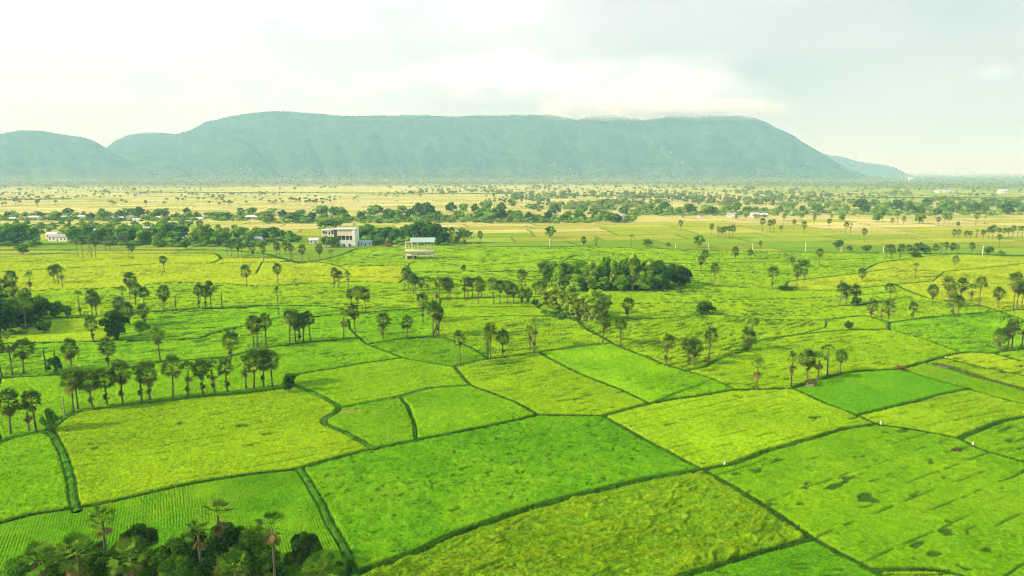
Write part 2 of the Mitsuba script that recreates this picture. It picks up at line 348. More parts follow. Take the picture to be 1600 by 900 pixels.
# seed point in the photograph: (colour, style, label)
STYLE = [((780, 760), GREEN, 'fluffy', 'large deep green rice paddy in the middle of the foreground'), ((950, 840), OLIVE * 0.95, 'lodged', 'olive rice paddy flattened into tangled ridges at the bottom centre'),
         ((1380, 780), MID * 0.93, 'furrow', 'wide green paddy with parallel furrows at the lower right'), ((320, 690), YELLOW * 0.92, 'furrow', 'yellow green paddy below the long palm row at the lower left'),
         ((300, 800), GREEN * 0.95, 'rows', 'green paddy planted in close rows at the lower left'), ((40, 750), MID, 'fluffy', 'small green paddy on the left edge beside the watery ditch'),
         ((600, 600), MID * 0.5 + YELLOW * 0.5, 'furrow', 'light green paddy left of centre above the dark green one'), ((590, 660), MID * 0.9, 'fluffy', 'small patchy green paddy left of the narrow footpath'),
         ((720, 645), MID, 'fluffy', 'patchy green paddy right of the narrow footpath'), ((870, 600), YELLOW * 0.95, 'plain', 'light green paddy right of the lone centre palm'), ((1000, 590), MID * 1.08, 'plain', 'bright green paddy with a few pits right of centre'),
         ((1160, 665), YELLOW * 1.05, 'furrow', 'yellowing furrowed paddy right of centre'), ((1380, 610), GREEN * 1.08, 'smooth', 'smooth vivid green paddy below the five palms on the right'), ((1470, 645), YELLOW * 0.95, 'furrow', 'striped light green paddy at the right'),
         ((1560, 690), MID * 0.9, 'plain', 'green paddy on the right edge'), ((1180, 885), GREEN * 0.92, 'plain', 'dark green paddy at the bottom edge right of centre'), ((1500, 590), MID * 0.85, 'smooth', 'narrow green paddy beside the reed bank at the right'),
         ((1560, 585), YELLOW * 0.9, 'furrow', 'light green strip paddy behind the reed bank'), ((1310, 550), YELLOW * 1.0, 'pits', 'yellow green pitted paddy behind the five palms on the right'), ((1500, 525), MID * 1.1, 'pits', 'heavily dented green paddy at the right'),
         ((660, 548), MID * 0.9, 'plain', 'green paddy behind the lone centre palm'), ((500, 555), MID * 1.05, 'plain', 'green paddy right of the long palm row'), ((1030, 530), YELLOW * 0.95, 'pits', 'yellow green paddy behind the two touching palms'),
         ((1180, 575), MID * 0.85, 'plain', 'green paddy under the bent palm pair'), ((850, 520), YELLOW * 1.0, 'pits', 'pitted yellow green paddy left of the tall pale grove'), ((620, 510), MID * 1.1, 'pits', 'green paddy around the two round lone palms'),
         ((480, 520), MID * 1.1, 'pits', 'dented green paddy behind the clumped palms'), ((300, 590), MID, 'pits', 'green paddy behind the long palm row'), ((1100, 470), YELLOW, 'pits', 'yellow green paddy around the round bush'), ((700, 445), YELLOW, 'pits', None),
         ((1300, 770), MID * 0.93, 'furrow', None), ((1560, 880), MID * 0.93, 'furrow', None), ((300, 880), GREEN * 0.9, 'fluffy', None)]


def plain_noise_h(p, amp1, s1, amp2, s2, sd):
    return amp1 * (fn(p, s1, 2, sd) - 0.5) + amp2 * (fn(p, s2, 2, sd + 1) - 0.5)


# the canopy: a fan of samples round the foot of the survey point, finer near it
ths = np.linspace(-math.radians(43), math.radians(43), 1150)
rr = [84.0]
while rr[-1] < 655:
    rr.append(rr[-1] + min(2.4, max(0.17, rr[-1] ** 2 / (CAM_H * FOC * 0.64) * 0.62)))
rr = np.array(rr)
G = np.stack([rr[:, None] * np.sin(ths)[None], rr[:, None] * np.cos(ths)[None]], -1)
nr, nt = G.shape[:2]
gp = G.reshape(-1, 2)
gd, gi = btree.query(gp, workers=-1)
gw = bund_wd[gi]
fid = np.full(len(gp), -1)
for i, q in enumerate(plots):
    x0, y0, x1, y1 = q.bounds
    m = np.flatnonzero((gp[:, 0] >= x0) & (gp[:, 0] <= x1) & (gp[:, 1] >= y0) & (gp[:, 1] <= y1))
    fid[m[shapely.contains_xy(q, gp[m, 0], gp[m, 1])]] = i
gu = np.zeros(len(gp))
gz, gc = np.full(len(gp), -0.25), np.tile(MID, (len(gp), 1))
gz += 0.1 * (fn(gp, 3.0, 2, 1) - 0.5)
spec = {}
for q, col, sty, lab in STYLE:
    w = at(*q)
    for i, g in enumerate(plots):
        if i not in spec and g.contains(Point(w[0], w[1])):
            spec[i] = (np.array(col), sty, lab)
r_ = np.random.default_rng(15)
plot_uv = {}
for i, g in enumerate(plots):
    c = np.array(g.centroid.coords[0]); D = np.linalg.norm(c)
    a = r_.random()
    if i not in spec:
        k_ = np.clip((D - 200) / 290, 0, 1) * 0.80 + 0.50 * (a - 0.5) + 0.30
        col = MID * 1.05 * (1 - np.clip(k_ * 2, 0, 1)) + np.clip(k_ * 2, 0, 1) * (YELLOW * (1 - np.clip(k_ * 2 - 1, 0, 1)) + RIPE * np.clip(k_ * 2 - 1, 0, 1))
        spec[i] = (col, 'pits' if D < 320 and a > 0.35 else 'plain', None)
    rect = np.array(g.minimum_rotated_rectangle.exterior.coords)
    e1, e2 = rect[1] - rect[0], rect[2] - rect[1]
    u = e1 if np.linalg.norm(e1) > np.linalg.norm(e2) else e2
    u = u / np.linalg.norm(u)
    if abs(u[0]) < 0.75:
        u = np.array([0.9, 0.43])
    plot_uv[i] = u if u[0] > 0 else -u
for i in range(len(plots)):
    m = np.flatnonzero(fid == i)
    if not len(m):
        continue
    col, sty, lab = spec[i]
    p = gp[m]; D = np.hypot(p[:, 0], p[:, 1])
    u = plot_uv[i]; nrm = np.array([-u[1], u[0]])
    U = np.column_stack([p @ u, p @ nrm])
    big = fn(p, 16, 3, i + 3)
    fine = fn(p, 0.55, 2, i + 4); mid_ = fn(p, 1.8, 3, i + 5); grain = meshkit.noise(np.column_stack([p / 0.27, np.full(len(p), i * 3.3)]), 9)
    h = 0.42 + 0.20 * (fine - 0.5) + 0.14 * (mid_ - 0.5) + 0.10 * (grain - 0.5)
    tone = 1 + 0.75 * (grain - 0.5) + 0.65 * (fine - 0.5) + 0.35 * (mid_ - 0.5) + 0.5 * (big - 0.5)
    under = np.zeros(len(m))           # where the canopy is parted: hollow shade painted into dark stems and wet soil
    yel = np.clip((big - 0.5) * 2.2 + 0.9 * (mid_ - 0.5), -1, 1)
    if sty == 'fluffy':
        tone += 0.5 * (fn(p, 1.2, 2, i + 8) - 0.5); h += 0.22 * (fn(p, 1.2, 2, i + 8) - 0.5) + 0.15 * (fn(p, 3.4, 2, i + 9) - 0.5)
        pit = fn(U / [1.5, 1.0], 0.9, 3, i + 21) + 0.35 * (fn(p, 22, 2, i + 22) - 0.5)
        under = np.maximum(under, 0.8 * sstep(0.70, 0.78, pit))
    if sty in ('furrow',):
        sp = 4.6
        vv = (U[:, 1] + 1.3 * (fn(U / [9, 3], 1.0, 2, i + 30) - 0.5)) / sp
        k_ = np.floor(vv); dv = np.abs(vv - k_ - 0.5) * sp
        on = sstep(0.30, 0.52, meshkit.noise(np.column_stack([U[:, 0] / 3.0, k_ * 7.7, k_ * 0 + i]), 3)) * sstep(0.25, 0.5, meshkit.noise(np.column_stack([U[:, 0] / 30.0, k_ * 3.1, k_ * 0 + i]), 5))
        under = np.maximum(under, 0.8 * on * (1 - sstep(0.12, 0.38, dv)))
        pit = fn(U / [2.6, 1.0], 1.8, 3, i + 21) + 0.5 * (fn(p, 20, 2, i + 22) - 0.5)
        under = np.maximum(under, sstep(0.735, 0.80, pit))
    if sty in ('pits', 'plain'):
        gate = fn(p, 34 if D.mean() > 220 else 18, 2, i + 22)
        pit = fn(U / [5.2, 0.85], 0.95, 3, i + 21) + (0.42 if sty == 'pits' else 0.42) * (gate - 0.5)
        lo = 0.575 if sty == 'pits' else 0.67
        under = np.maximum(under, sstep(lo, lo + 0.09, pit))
        h += (0.11 if sty == 'pits' else 0.06) * (fn(U / [4.0, 1.2], 1.3, 2, i + 25) - 0.5)
    if sty == 'rows':
        d_ = at(520, 830)[:2] - at(480, 750)[:2]; d_ /= np.linalg.norm(d_)
        vv = (p @ np.array([-d_[1], d_[0]]) + 0.9 * (fn(p, 9, 2, i + 31) - 0.5)) / 0.5
        wv = 0.5 + 0.5 * np.cos(2 * np.pi * vv)
        h += 0.08 * (wv - 0.6); under = np.maximum(under, 0.27 * sstep(0.25, 0.6, fn(p, 7, 2, i + 33)) * sstep(0.5, 0.1, wv) * (0.5 + fine * 0.9))
        yel += 0.5 * (wv - 0.5)
    if sty == 'lodged':
        q2 = np.column_stack([U[:, 0] + 5 * (fn(p, 6, 2, i + 40) - 0.5), U[:, 1] + 4.5 * (fn(p, 7, 2, i + 41) - 0.5)])
        r1 = 1 - np.abs(fn(q2 / [2.8, 1.0], 2.6, 4, i + 42) - 0.5) * 2
        lump = fn(p, 1.5, 4, i + 43); zone = sstep(0.36, 0.62, fn(p, 9, 3, i + 44))
        up = np.clip(sstep(0.82, 0.98, r1) * 0.75 + 1.2 * np.clip(lump - 0.50, 0, 1) * zone, 0, 1.2)
        h = 0.16 + 0.62 * up * (0.4 + zone * 0.7) + 0.22 * (fine - 0.5) + 0.12 * (mid_ - 0.5) + 0.14 * (grain - 0.5)
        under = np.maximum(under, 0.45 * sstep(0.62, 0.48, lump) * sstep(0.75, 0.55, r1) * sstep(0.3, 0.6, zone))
        yel = yel * 0.3 + 1.2 * (up - 0.18); tone *= 0.85 + 0.5 * (fn(U / [3, 1], 0.7, 2, i + 46) - 0.5)
    if sty == 'smooth':
        h += 0.06 * (fn(p, 5, 2, i) - 0.5); tone = 1 + 0.55 * (grain - 0.5) + 0.4 * (fine - 0.5) + 0.35 * (big - 0.5) + 0.25 * (mid_ - 0.5)
    edge = sstep(0.0, 0.55, gd[m] - gw[m] * 0.8 - 0.4 * (fine - 0.5))
    h = h * (1 - 0.80 * under)
    c = col[None] * np.clip(tone, 0.45, 1.6)[:, None]
    yy = yel[:, None]
    c = np.where(yy > 0, c * (1 - 0.42 * yy) + 0.42 * yy * np.maximum(c, RIPE * 0.8), c * (1 + 0.32 * yy) - 0.32 * yy * c * [0.62, 0.98, 1.0])
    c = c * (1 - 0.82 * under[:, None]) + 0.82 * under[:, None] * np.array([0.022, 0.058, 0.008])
    c = c * edge[:, None] + (1 - edge[:, None]) * np.array([0.035, 0.105, 0.008])
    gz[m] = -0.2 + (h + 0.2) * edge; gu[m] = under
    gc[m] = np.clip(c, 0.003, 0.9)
TUFT, r_tuft = 0.6, np.random.default_rng(55)
qi = (np.arange(nr - 1)[:, None] * nt + np.arange(nt - 1)[None]).ravel()
qf = fid[qi + nt]                                                     # a cell belongs to the plot of one of its corners
V3 = np.column_stack([gp, gz])
for i in sorted(range(len(plots)), key=lambda i: plots[i].distance(Point(0, 0))):
    cells = qi[qf == i]
    if not len(cells):
        continue
    f = np.vstack([np.column_stack([cells, cells + nt, cells + nt + 1]), np.column_stack([cells, cells + nt + 1, cells + 1])])
    ids, inv = np.unique(f, return_inverse=True)
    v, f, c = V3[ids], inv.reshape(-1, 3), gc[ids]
    # the tops of the rice: blades standing out of the canopy
    ok = ids[(gz[ids] > 0.05) & (gu[ids] < 0.12 + 0.5 * (spec[i][1] == 'lodged')) & (spec[i][1] != 'rows') & (np.hypot(gp[ids, 0], gp[ids, 1]) < 330) & (np.abs(np.arctan2(gp[ids, 0], gp[ids, 1])) < 0.70)]
    if len(ok):
        D = np.hypot(gp[ok, 0], gp[ok, 1])
        j = ok[r_tuft.random(len(ok)) < TUFT * np.clip(250 / D, 0.6, 1.2)]
        n = len(j); D = np.hypot(gp[j, 0], gp[j, 1])
        s = (0.14 + 0.17 * r_tuft.random(n)) * np.clip(D / 150, 0.75, 1.6) * (1.25 if spec[i][1] == 'lodged' else 1.0)
        an = r_tuft.random(n) * 6.283
        o = V3[j] + np.column_stack([(r_tuft.random((n, 2)) - 0.5) * 0.4, np.full(n, -0.05)])
        d = np.column_stack([np.cos(an), np.sin(an), np.zeros(n)]) * (s * 0.42)[:, None]
        tip = np.column_stack([(r_tuft.random((n, 2)) - 0.5) * s[:, None] * 1.5, s * (0.55 + 0.5 * r_tuft.random(n))])
        tv = np.stack([o - d, o + d, o + tip], 1).reshape(-1, 3)
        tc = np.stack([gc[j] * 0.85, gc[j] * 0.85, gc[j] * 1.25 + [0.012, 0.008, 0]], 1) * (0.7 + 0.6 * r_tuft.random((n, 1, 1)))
        f = np.vstack([f, np.arange(3 * n).reshape(-1, 3) + len(v)])
        v, c = np.vstack([v, tv]), np.vstack([c, np.clip(tc.reshape(-1, 3), 0.003, 0.9)])
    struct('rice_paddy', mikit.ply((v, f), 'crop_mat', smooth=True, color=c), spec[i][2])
cells = qi[qf == -1]


# bunds: low grassy banks, each with the weeds that stand on it
def bund_mesh(g, w, seed):
    r_ = np.random.default_rng(seed)
    D = np.hypot(g[:, 0], g[:, 1])
    step = max(1, int(D.min() / 230))
    g = g[::step] if len(g) > 3 * step else g
    t = np.gradient(g, axis=0); t /= np.linalg.norm(t, axis=1, keepdims=True) + 1e-9
    nn = np.column_stack([-t[:, 1], t[:, 0]])
    prof = np.array([(-1.15, -0.22), (-0.75, 0.06), (-0.3, 0.26), (0.25, 0.27), (0.75, 0.05), (1.15, -0.22)])
    wv = w * (0.85 + 0.5 * fn(g, 4.0, 2, seed))
    rows = []
    for a, z in prof:
        q = g + nn * (a * wv)[:, None]
        rows.append(np.column_stack([q, z + 0.22 * (fn(q, 0.9, 2, seed + 2) - 0.5) + 0.05 * w]))
    v = np.stack(rows, 1); n, k = v.shape[:2]
    i = (np.arange(n - 1)[:, None] * k + np.arange(k - 1)[None]).ravel()
    f = np.vstack([np.column_stack([i, i + k, i + k + 1]), np.column_stack([i, i + k + 1, i + 1])])
    v = v.reshape(-1, 3)
    b = fn(v, 1.1, 2, seed + 4)[:, None]; b2 = fn(v, 9, 2, seed + 5)[:, None]
    c = np.array([0.025, 0.082, 0.006]) * (0.15 + 1.6 * b) * (0.4 + 1.2 * b2) * (2.0 if w > 0.77 or w < 0.15 else 1.0)
    # weeds: tufts of blades standing on the bank
    L = np.linalg.norm(np.diff(g, axis=0), axis=1).sum()
    near = np.clip(170 / D.mean(), 0.12, 1.0)
    m = int(L * w * 9 * near)
    j = r_.integers(0, len(g), m)
    o = g[j] + nn[j] * ((r_.random(m) * 2 - 1) * wv[j])[:, None]
    s = (0.20 + 0.35 * r_.random(m)) / np.sqrt(near)
    an = r_.random(m) * 2 * np.pi
    d1 = np.column_stack([np.cos(an), np.sin(an)]) * (s * 0.40)[:, None]
    lean = (r_.random((m, 2)) - 0.5) * s[:, None]
    z0 = np.full(m, 0.0)
    tv = np.stack([np.column_stack([o - d1, z0]), np.column_stack([o + d1, z0]), np.column_stack([o + lean, 0.12 + s * 0.9])], 1).reshape(-1, 3)
    tf = np.arange(3 * m).reshape(-1, 3) + len(v)
    tc = np.repeat(np.array([0.045, 0.150, 0.009]) * (0.4 + 1.0 * r_.random((m, 1))) + np.array([0.05, 0.03, 0]) * r_.random((m, 1)) ** 3, 3, axis=0)
    return np.vstack([v, tv]), np.vstack([f, tf]), np.vstack([c, tc])


for i, g in enumerate(lines):
    if i in (len(lines) - 4, len(lines) - 3, len(lines) - 2):
        continue
    v, f, c = bund_mesh(g, BUNDS[i][0], 100 + i)
    struct('field_bund', mikit.ply((v, f), 'crop_mat', smooth=False, color=np.clip(c, 0.003, 1)))
# ------------------------------------------------------------------ sugar palms
def frond(mb, base, d, roll, pet, rad, nseg, col, spread=2.5, fold=0.28, r_=None, slim=0.52):
    """one fan leaf: a petiole from BASE along D and a pleated fan of blade segments"""
    d = d / np.linalg.norm(d)
    up = np.array([0, 0, 1.0])
    s = np.cross(d, up)
    s = s / (np.linalg.norm(s) + 1e-9) if np.linalg.norm(s) > 0.05 else np.array([1.0, 0, 0])
    n = np.cross(s, d)
    s, n = s * math.cos(roll) + n * math.sin(roll), n * math.cos(roll) - s * math.sin(roll)
    hub = base + d * pet + np.array([0, 0, -0.06 * pet])
    w = 0.05
    mb.add([base - s * w, base + s * w, hub + s * w * 0.6, hub - s * w * 0.6], [[0, 1, 2], [0, 2, 3]], np.array(col) * [1.25, 1.0, 0.9])
    a = np.linspace(-spread / 2, spread / 2, nseg + 1)
    for k in range(nseg):
        am = (a[k] + a[k + 1]) / 2
        jit = 1 + (0.18 * (r_.random() - 0.5))
        lift = fold * abs(math.sin(am)) - 0.10
        sag = -0.16 if (k + int(roll * 7)) % 3 == 0 else 0.03
        dirm = d * math.cos(am) + s * math.sin(am)
        h = (a[1] - a[0]) * slim
        e0 = d * math.cos(am - h) + s * math.sin(am - h)
        e1 = d * math.cos(am + h) + s * math.sin(am + h)
        L = rad * jit * (1 - 0.16 * (abs(am) / (spread / 2)) ** 2)
        p0 = hub
        p1 = hub + e0 * L * 0.62 + n * lift * L * 0.55
        p2 = hub + e1 * L * 0.62 + n * (lift + 0.07) * L * 0.55
        p3 = hub + dirm * L + n * (lift + 0.0) * L + np.array([0, 0, sag * L])
        cc = np.array(col) * (0.85 + 0.3 * r_.random())
        mb.add([p0, p1, p2, p3], [[0, 1, 2], [1, 3, 2]], [cc * 1.1, cc, cc, cc * np.array([1.15, 1.02, 0.9])])


GREENS = np.array([[0.115, 0.215, 0.020], [0.080, 0.175, 0.016], [0.185, 0.285, 0.034], [0.055, 0.130, 0.014]])
DEADS = np.array([[0.20, 0.150, 0.065], [0.14, 0.105, 0.045], [0.28, 0.215, 0.10], [0.12, 0.135, 0.035]])


def make_crown(seed, nlive, ndead, pet, rad, nseg, split=False, low=-0.45):
    r_ = np.random.default_rng(seed)
    live, dead, each = MB(), MB(), []
    for k in range(nlive):
        q = (k + 0.5) / nlive
        el = math.asin(np.clip(0.98 - (0.98 - low) * q, -1, 1)) + 0.15 * (r_.random() - 0.5)
        az = k * 2.39996 + 0.5 * r_.random()
        d = np.array([math.cos(az) * math.cos(el), math.sin(az) * math.cos(el), math.sin(el)])
        base = np.array([0, 0, 0.55 * math.sin(el)]) + d * 0.12
        col = GREENS[r_.integers(4)] * (0.65 + 1.0 * r_.random() ** 1.5)
        if q > 0.8 and r_.random() < 0.4:
            col = col * 0.5 + 0.5 * np.array([0.19, 0.17, 0.05])
        if split:
            col = col * np.array([1.0, 1.15, 0.9])
        m = MB() if split else live
        frond(m, base, d, (r_.random() - 0.5) * 1.3, pet * (0.75 + 0.4 * r_.random()), rad * (0.85 + 0.25 * r_.random()), nseg, col, r_=r_, slim=0.40 if split else 0.52)
        if split:
            each.append(m)
    for k in range(ndead):
        az = k * 2.39996 + r_.random()
        el = -0.55 - 0.85 * r_.random()
        d = np.array([math.cos(az) * math.cos(el), math.sin(az) * math.cos(el), math.sin(el)])
        base = np.array([0, 0, -0.35 - 0.9 * r_.random() ** 1.5])
        frond(dead, base, d, (r_.random() - 0.5) * 1.6, pet * (0.45 + 0.4 * r_.random()), rad * (0.65 + 0.3 * r_.random()), max(5, nseg - 4), DEADS[r_.integers(4)] * (0.7 + 0.6 * r_.random()), spread=1.7, fold=0.5, r_=r_)
    return live, dead, each


def make_trunk(seed):
    """unit-height trunk, bent a little, ringed"""
    r_ = np.random.default_rng(seed)
    m = MB()
    z = np.linspace(-0.03, 1, 9)
    bx, by = (r_.random(2) - 0.5) * 0.05
    P = np.column_stack([bx * np.sin(z * 3.0) * 0 + bx * z * (1 - z) * 3, by * z * (1 - z) * 3, z])
    R = np.interp(z, [-0.03, 0.06, 0.3, 0.55, 0.8, 1], [0.36, 0.28, 0.20, 0.215, 0.19, 0.17])
    m.tube(P, R, 7, cap=False)
    v, f, c = m.arrays()
    ring = 0.8 + 0.4 * r_.random((len(z), 1)).repeat(7, axis=1).reshape(-1, 1)
    c = np.array([0.135, 0.120, 0.085]) * ring * (0.85 + 0.3 * r_.random((len(v), 1)))
    return mikit.ply((v, f), 'vertex_mat', smooth=True, color=c)


def make_stub_skirt(seed):
    """old leaf stubs low on a trunk (unit metres, centred at z 0)"""
    r_ = np.random.default_rng(seed)
    m = MB()
    for k in range(22):
        az, el = r_.random() * 6.28, -0.2 + 1.2 * r_.random()
        d = np.array([math.cos(az) * math.cos(el), math.sin(az) * math.cos(el), math.sin(el)])
        frond(m, np.array([0, 0, (r_.random() - 0.5) * 1.2]), d, r_.random(), 0.15, 0.55 + 0.45 * r_.random(), 5, (GREENS if r_.random() < 0.6 else DEADS)[r_.integers(4)] * 0.8, spread=1.6, r_=r_)
    return m.ply('palm_mat')


NV = 7
CROWNS = []
for i in range(NV):
    a, b, _ = make_crown(300 + i, 40 + i % 3 * 4, [6, 12, 18, 8, 22, 14, 10][i], 1.1, 1.45, 9, low=-0.62)
    CROWNS.append((a.ply('palm_mat'), b.ply('palm_mat')))
THIN = []                                   # sparse crowns: few leaves on top, brown remains below
for i in range(3):
    a, b, _ = make_crown(340 + i, 13, 16, 1.1, 1.2, 8, low=0.1)
    THIN.append((a.ply('palm_mat'), b.ply('palm_mat')))
BUSHY = []                                  # young palms: leaves from the ground up
for i in range(3):
    a, b, _ = make_crown(350 + i, 30, 5, 1.3, 1.5, 9, low=0.05)
    BUSHY.append((a.ply('palm_mat'), b.ply('palm_mat')))
TRUNKS = [make_trunk(370 + i) for i in range(5)]
STUBS = [make_stub_skirt(380 + i) for i in range(2)]
r_palm = np.random.default_rng(99)
n_palm = 0


def palm(p, H, style, label, group=None):
    """a sugar palm of height H at p; style: '' full, 't' thin, 'b' bush, 's' with leaf stubs low on the trunk, 'd' dead brown"""
    global n_palm
    k = thing('sugar_palm', label, 'palm tree', group)
    n_palm += 1
    i = n_palm
    rot = float(r_palm.random() * 360)
    lean = (r_palm.random(2) - 0.5) * 8
    x, y = float(p[0]), float(p[1])
    base = T().translate([x, y, 0]).rotate([1, 0, 0], float(lean[0])).rotate([0, 1, 0], float(lean[1])).rotate([0, 0, 1], rot)
    if 'b' in style:
        s = H / 3.3
        live, dead = BUSHY[i % 3]
        scene[k + '__trunk'] = {**TRUNKS[i % 5], 'to_world': base.scale([s * 1.3, s * 1.3, 0.8 * s])}
        tw = base.translate([0, 0, 0.75 * s]).scale(s)
    else:
        s = float(np.clip(0.76 + 0.038 * H, 0.95, 1.36) * (0.84 + 0.30 * r_palm.random()))
        hub = H - 2.3 * s
        live, dead = (THIN[i % 3] if 't' in style or (not style and i % 9 == 4) else CROWNS[(i * 3 + int(rot)) % NV])
        scene[k + '__trunk'] = {**TRUNKS[i % 5], 'to_world': base.scale([1.0, 1.0, hub])}
        tw = base.translate([0, 0, hub]).scale([s, s, s * float(0.95 + 0.3 * r_palm.random())])
        if 's' in style:
            scene[k + '__leaf_stubs'] = {**STUBS[i % 2], 'to_world': base.translate([0, 0, 0.25 * H])}
    if 'd' not in style:
        scene[k + '__crown'] = {**live, 'to_world': tw}
    if ('b' not in style and i % 4 != 1) or 'd' in style:
        scene[k + '__dead_fronds'] = {**dead, 'to_world': tw}
    return k


ORD = ['first', 'second', 'third', 'fourth', 'fifth', 'sixth', 'seventh', 'eighth', 'ninth', 'tenth', 'eleventh', 'twelfth', 'thirteenth', 'fourteenth', 'fifteenth', 'sixteenth',
       'seventeenth', 'eighteenth', 'nineteenth', 'twentieth', 'twenty-first', 'twenty-second', 'twenty-third', 'twenty-fourth']

# clusters of palms: (where they stand, 'x,foot,top[style] ...') as read from the photograph
PALMS = [
    ("with a ragged wide crown right of the grove", "1206,453,417s"),
    ('in the long lower left row', '115,645,580 122,641,577 145,641,579s 168,635,577s 192,631,566s 222,629,570ts 235,627,568s 271,625,559 294,622,566ts 317,619,562s 336,615,562ts 356,614,562s 385,610,558t 397,609,548 412,606,545s 426,606,549'),
    ('of three below the long row at left', '17,680,612 46,676,630t 57,676,611'),
    ('in the left edge clump above the long row', '3,590,530 20,588,519 37,585,531'),
    ('of two behind the long lower left row', '114,592,532 170,573,530s'),
    ('around the dark grove at the far left', '3,470,436 22,466,425 24,484,440 42,522,446 49,474,426 44,490,452'),
    ('of three on the left below the village', '85,443,415 92,443,414 98,449,417t'),
    ('of the tall ones before the left village', '122,402,367 130,404,362 139,394,367 144,404,362 150,404,365 165,392,370 172,391,365 189,383,363'),
    ('of the touching pair near the left village', '202,404,379 207,404,380'),
    ('of three left of the mixed clump', '126,495,454ts 144,495,455 151,494,460'),
    ('in the tall mixed clump left of centre', '185,490,465s 192,475,447 203,470,426 203,508,475s 212,478,443 225,477,450 227,510,476s'),
    ('with a leafy skirt by the dark tree', '146,534,496s'),
    ('alone left of the three by the dead trunks', '256,485,448'),
    ('of three between two dead trunks', '311,482,445s 321,482,447s 330,482,442'),
    ('alone by the curving bund at left', '251,566,512'), ('with a wide crown behind the long row', '362,562,520s'),
    ('with a forked foot below the village', '257,425,400'),
    ('of two lone ones left of centre', '386,450,415 434,444,412'), ('with two stacked crowns', '436,494,451t'),
    ('of three left of the clump of five', '396,545,495 403,542,495 416,541,492'),
    ('in the clump of five in the left middle', '453,539,484 462,536,488 467,537,495s 474,536,489 486,535,487'),
    ('of two right of the clump of five', '537,531,484t 556,527,477'),
    ('of the two round lone ones left of centre', '598,532,490s 636,530,495'),
    ('under the white house', '432,398,379 437,398,380 446,398,379 454,405,381 457,407,382 472,407,383 500,409,382 519,415,391'),
    ('at the left village edge', '355,398,376 362,400,378 372,402,377 378,402,380 395,405,383 412,410,384'),
    ('in the loose clump left of centre', '522,451,420s 529,451,424 545,452,424 550,482,452 558,485,447 571,489,451'),
    ('in the slanting row left of the grove', '632,455,420 638,452,424 646,461,428 650,461,432 658,455,433 669,461,431 682,478,447d 686,470,433 699,469,435 703,469,436'),
    ('before the slanting row', '661,504,460s 676,529,472 683,525,475 686,525,478s'),
    ('of five right of the slanting row', '726,467,435 731,467,434 738,466,434 747,477,435 752,466,437'),
    ('of three left of the grove', '772,477,435 781,476,439 792,477,440'),
    ('of the round pair left of the grove', '815,450,422 821,450,424'), ('at the left foot of the grove', '803,476,445 815,477,452s 825,477,452s 837,462,443 852,462,430 845,470,440'),
    ('alone at the centre on the bund crossing', '719,574,518'), ('of the pair right of the lone centre one', '766,561,509 785,560,517s'), ('of the thin pair in the centre', '829,550,510t 834,551,497ts'),
    ('beside the open frame building', '707,379,356 726,380,358b 750,379,362'),
    ('inside the front of the grove', '974,440,405 1060,449,415 1016,420,397d'), ('with a full skirt right of the pale grove', '980,497,466s'),
    ('of the two below the pale grove', '941,540,488 970,542,498'), ('alone on the left of the touching pair', '1040,571,525s'), ('of the touching pair right of centre', '1076,572,530s 1083,573,530'), ('alone right of the touching pair', '1107,564,514'),
    ('of the bent pair on the right bund', '1168,549,515s 1173,547,497t'), ('alone left of the five at right', '1182,610,560t'), ('alone right of the grove', '1116,447,412'),
    ("of two behind the grove's right end", '1095,425,401 1102,415,391'), ('of two in the field right of the grove', '1148,412,387 1172,405,390'), ('small and alone by the road right of centre', '1188,387,376'),
    ('by the road behind the grove', '912,384,371 931,387,372t 986,389,367'),
    ('of five above the small hut', '1236,605,553t 1262,595,548 1278,596,550t 1293,589,537t 1312,583,547'),
    ('in the lower right edge cluster', '1562,548,516 1574,547,506 1581,546,500 1596,545,498'),
    ('of the pair by dark shrubs', '1245,447,416 1256,443,419'), ('of three with a low bush', '1312,477,442 1322,477,446 1337,475,445s'), ('alone with a round crown at the right', '1347,440,420'), ('in the field right of the bush group', '1391,468,443'),
    ('of three at the dented field corner', '1361,497,470s 1376,500,469 1386,514,471'), ('with a full crown by the right bund', '1426,499,472s'), ('alone left of the dense right clump', '1456,480,445'),
    ('in the dense right clump', '1482,474,434 1488,495,461s 1497,495,462 1484,482,448 1501,470,436 1517,475,443'), ('of two right of the dense right clump', '1530,478,433 1559,482,449'), ('at the right edge above the bund', '1583,484,429 1588,483,440 1596,482,440'),
    ('alone in the right middle field', '1430,435,411t'), ('of two by the right road', '1280,414,389 1491,417,400'), ('of the low pair before the road', '1230,416,402 1238,416,402'),
    ('along the road on the right', '1385,402,383 1392,408,383 1405,408,383 1420,398,383 1430,398,382 1437,397,380 1460,400,382 1470,399,379 1478,399,379 1487,398,380 1495,397,382 1518,396,380'),
    ('in the dark row at the right edge', '1490,372,359 1497,372,359 1510,372,361 1516,372,361 1525,372,359 1536,374,359 1544,374,355 1550,373,352 1560,372,356 1561,386,366 1568,371,357 1575,371,356 1582,371,353 1590,369,353 1597,369,353'),
    ('of the line in the golden field', '1112,365,350 1122,371,355 1128,372,355 1133,372,354 1139,372,353 1145,371,353'),
    ('of two in golden rice behind the grove', '1063,362,345 1067,350,337'),
    ('in the golden field on the right', '1203,362,344 1209,362,343 1220,361,352 1240,359,343 1256,365,347 1295,359,342 1321,365,347 1328,365,349 1351,377,357 1191,362,341'),
    ('in the hazy field at the back right', '1224,352,334 1253,350,334 1272,352,337 1299,344,335 1394,351,341 1402,351,340 1412,351,339 1442,350,336 1461,342,331 1466,354,339 1475,350,334 1482,351,336 1496,357,347 1524,354,332 1539,350,332 1379,347,331 1400,340,330'),
    ('in the golden field before the tree belt', '1150,342,335 1165,345,334 1180,343,335 1185,343,335 1194,343,335 1050,341,330'),
]
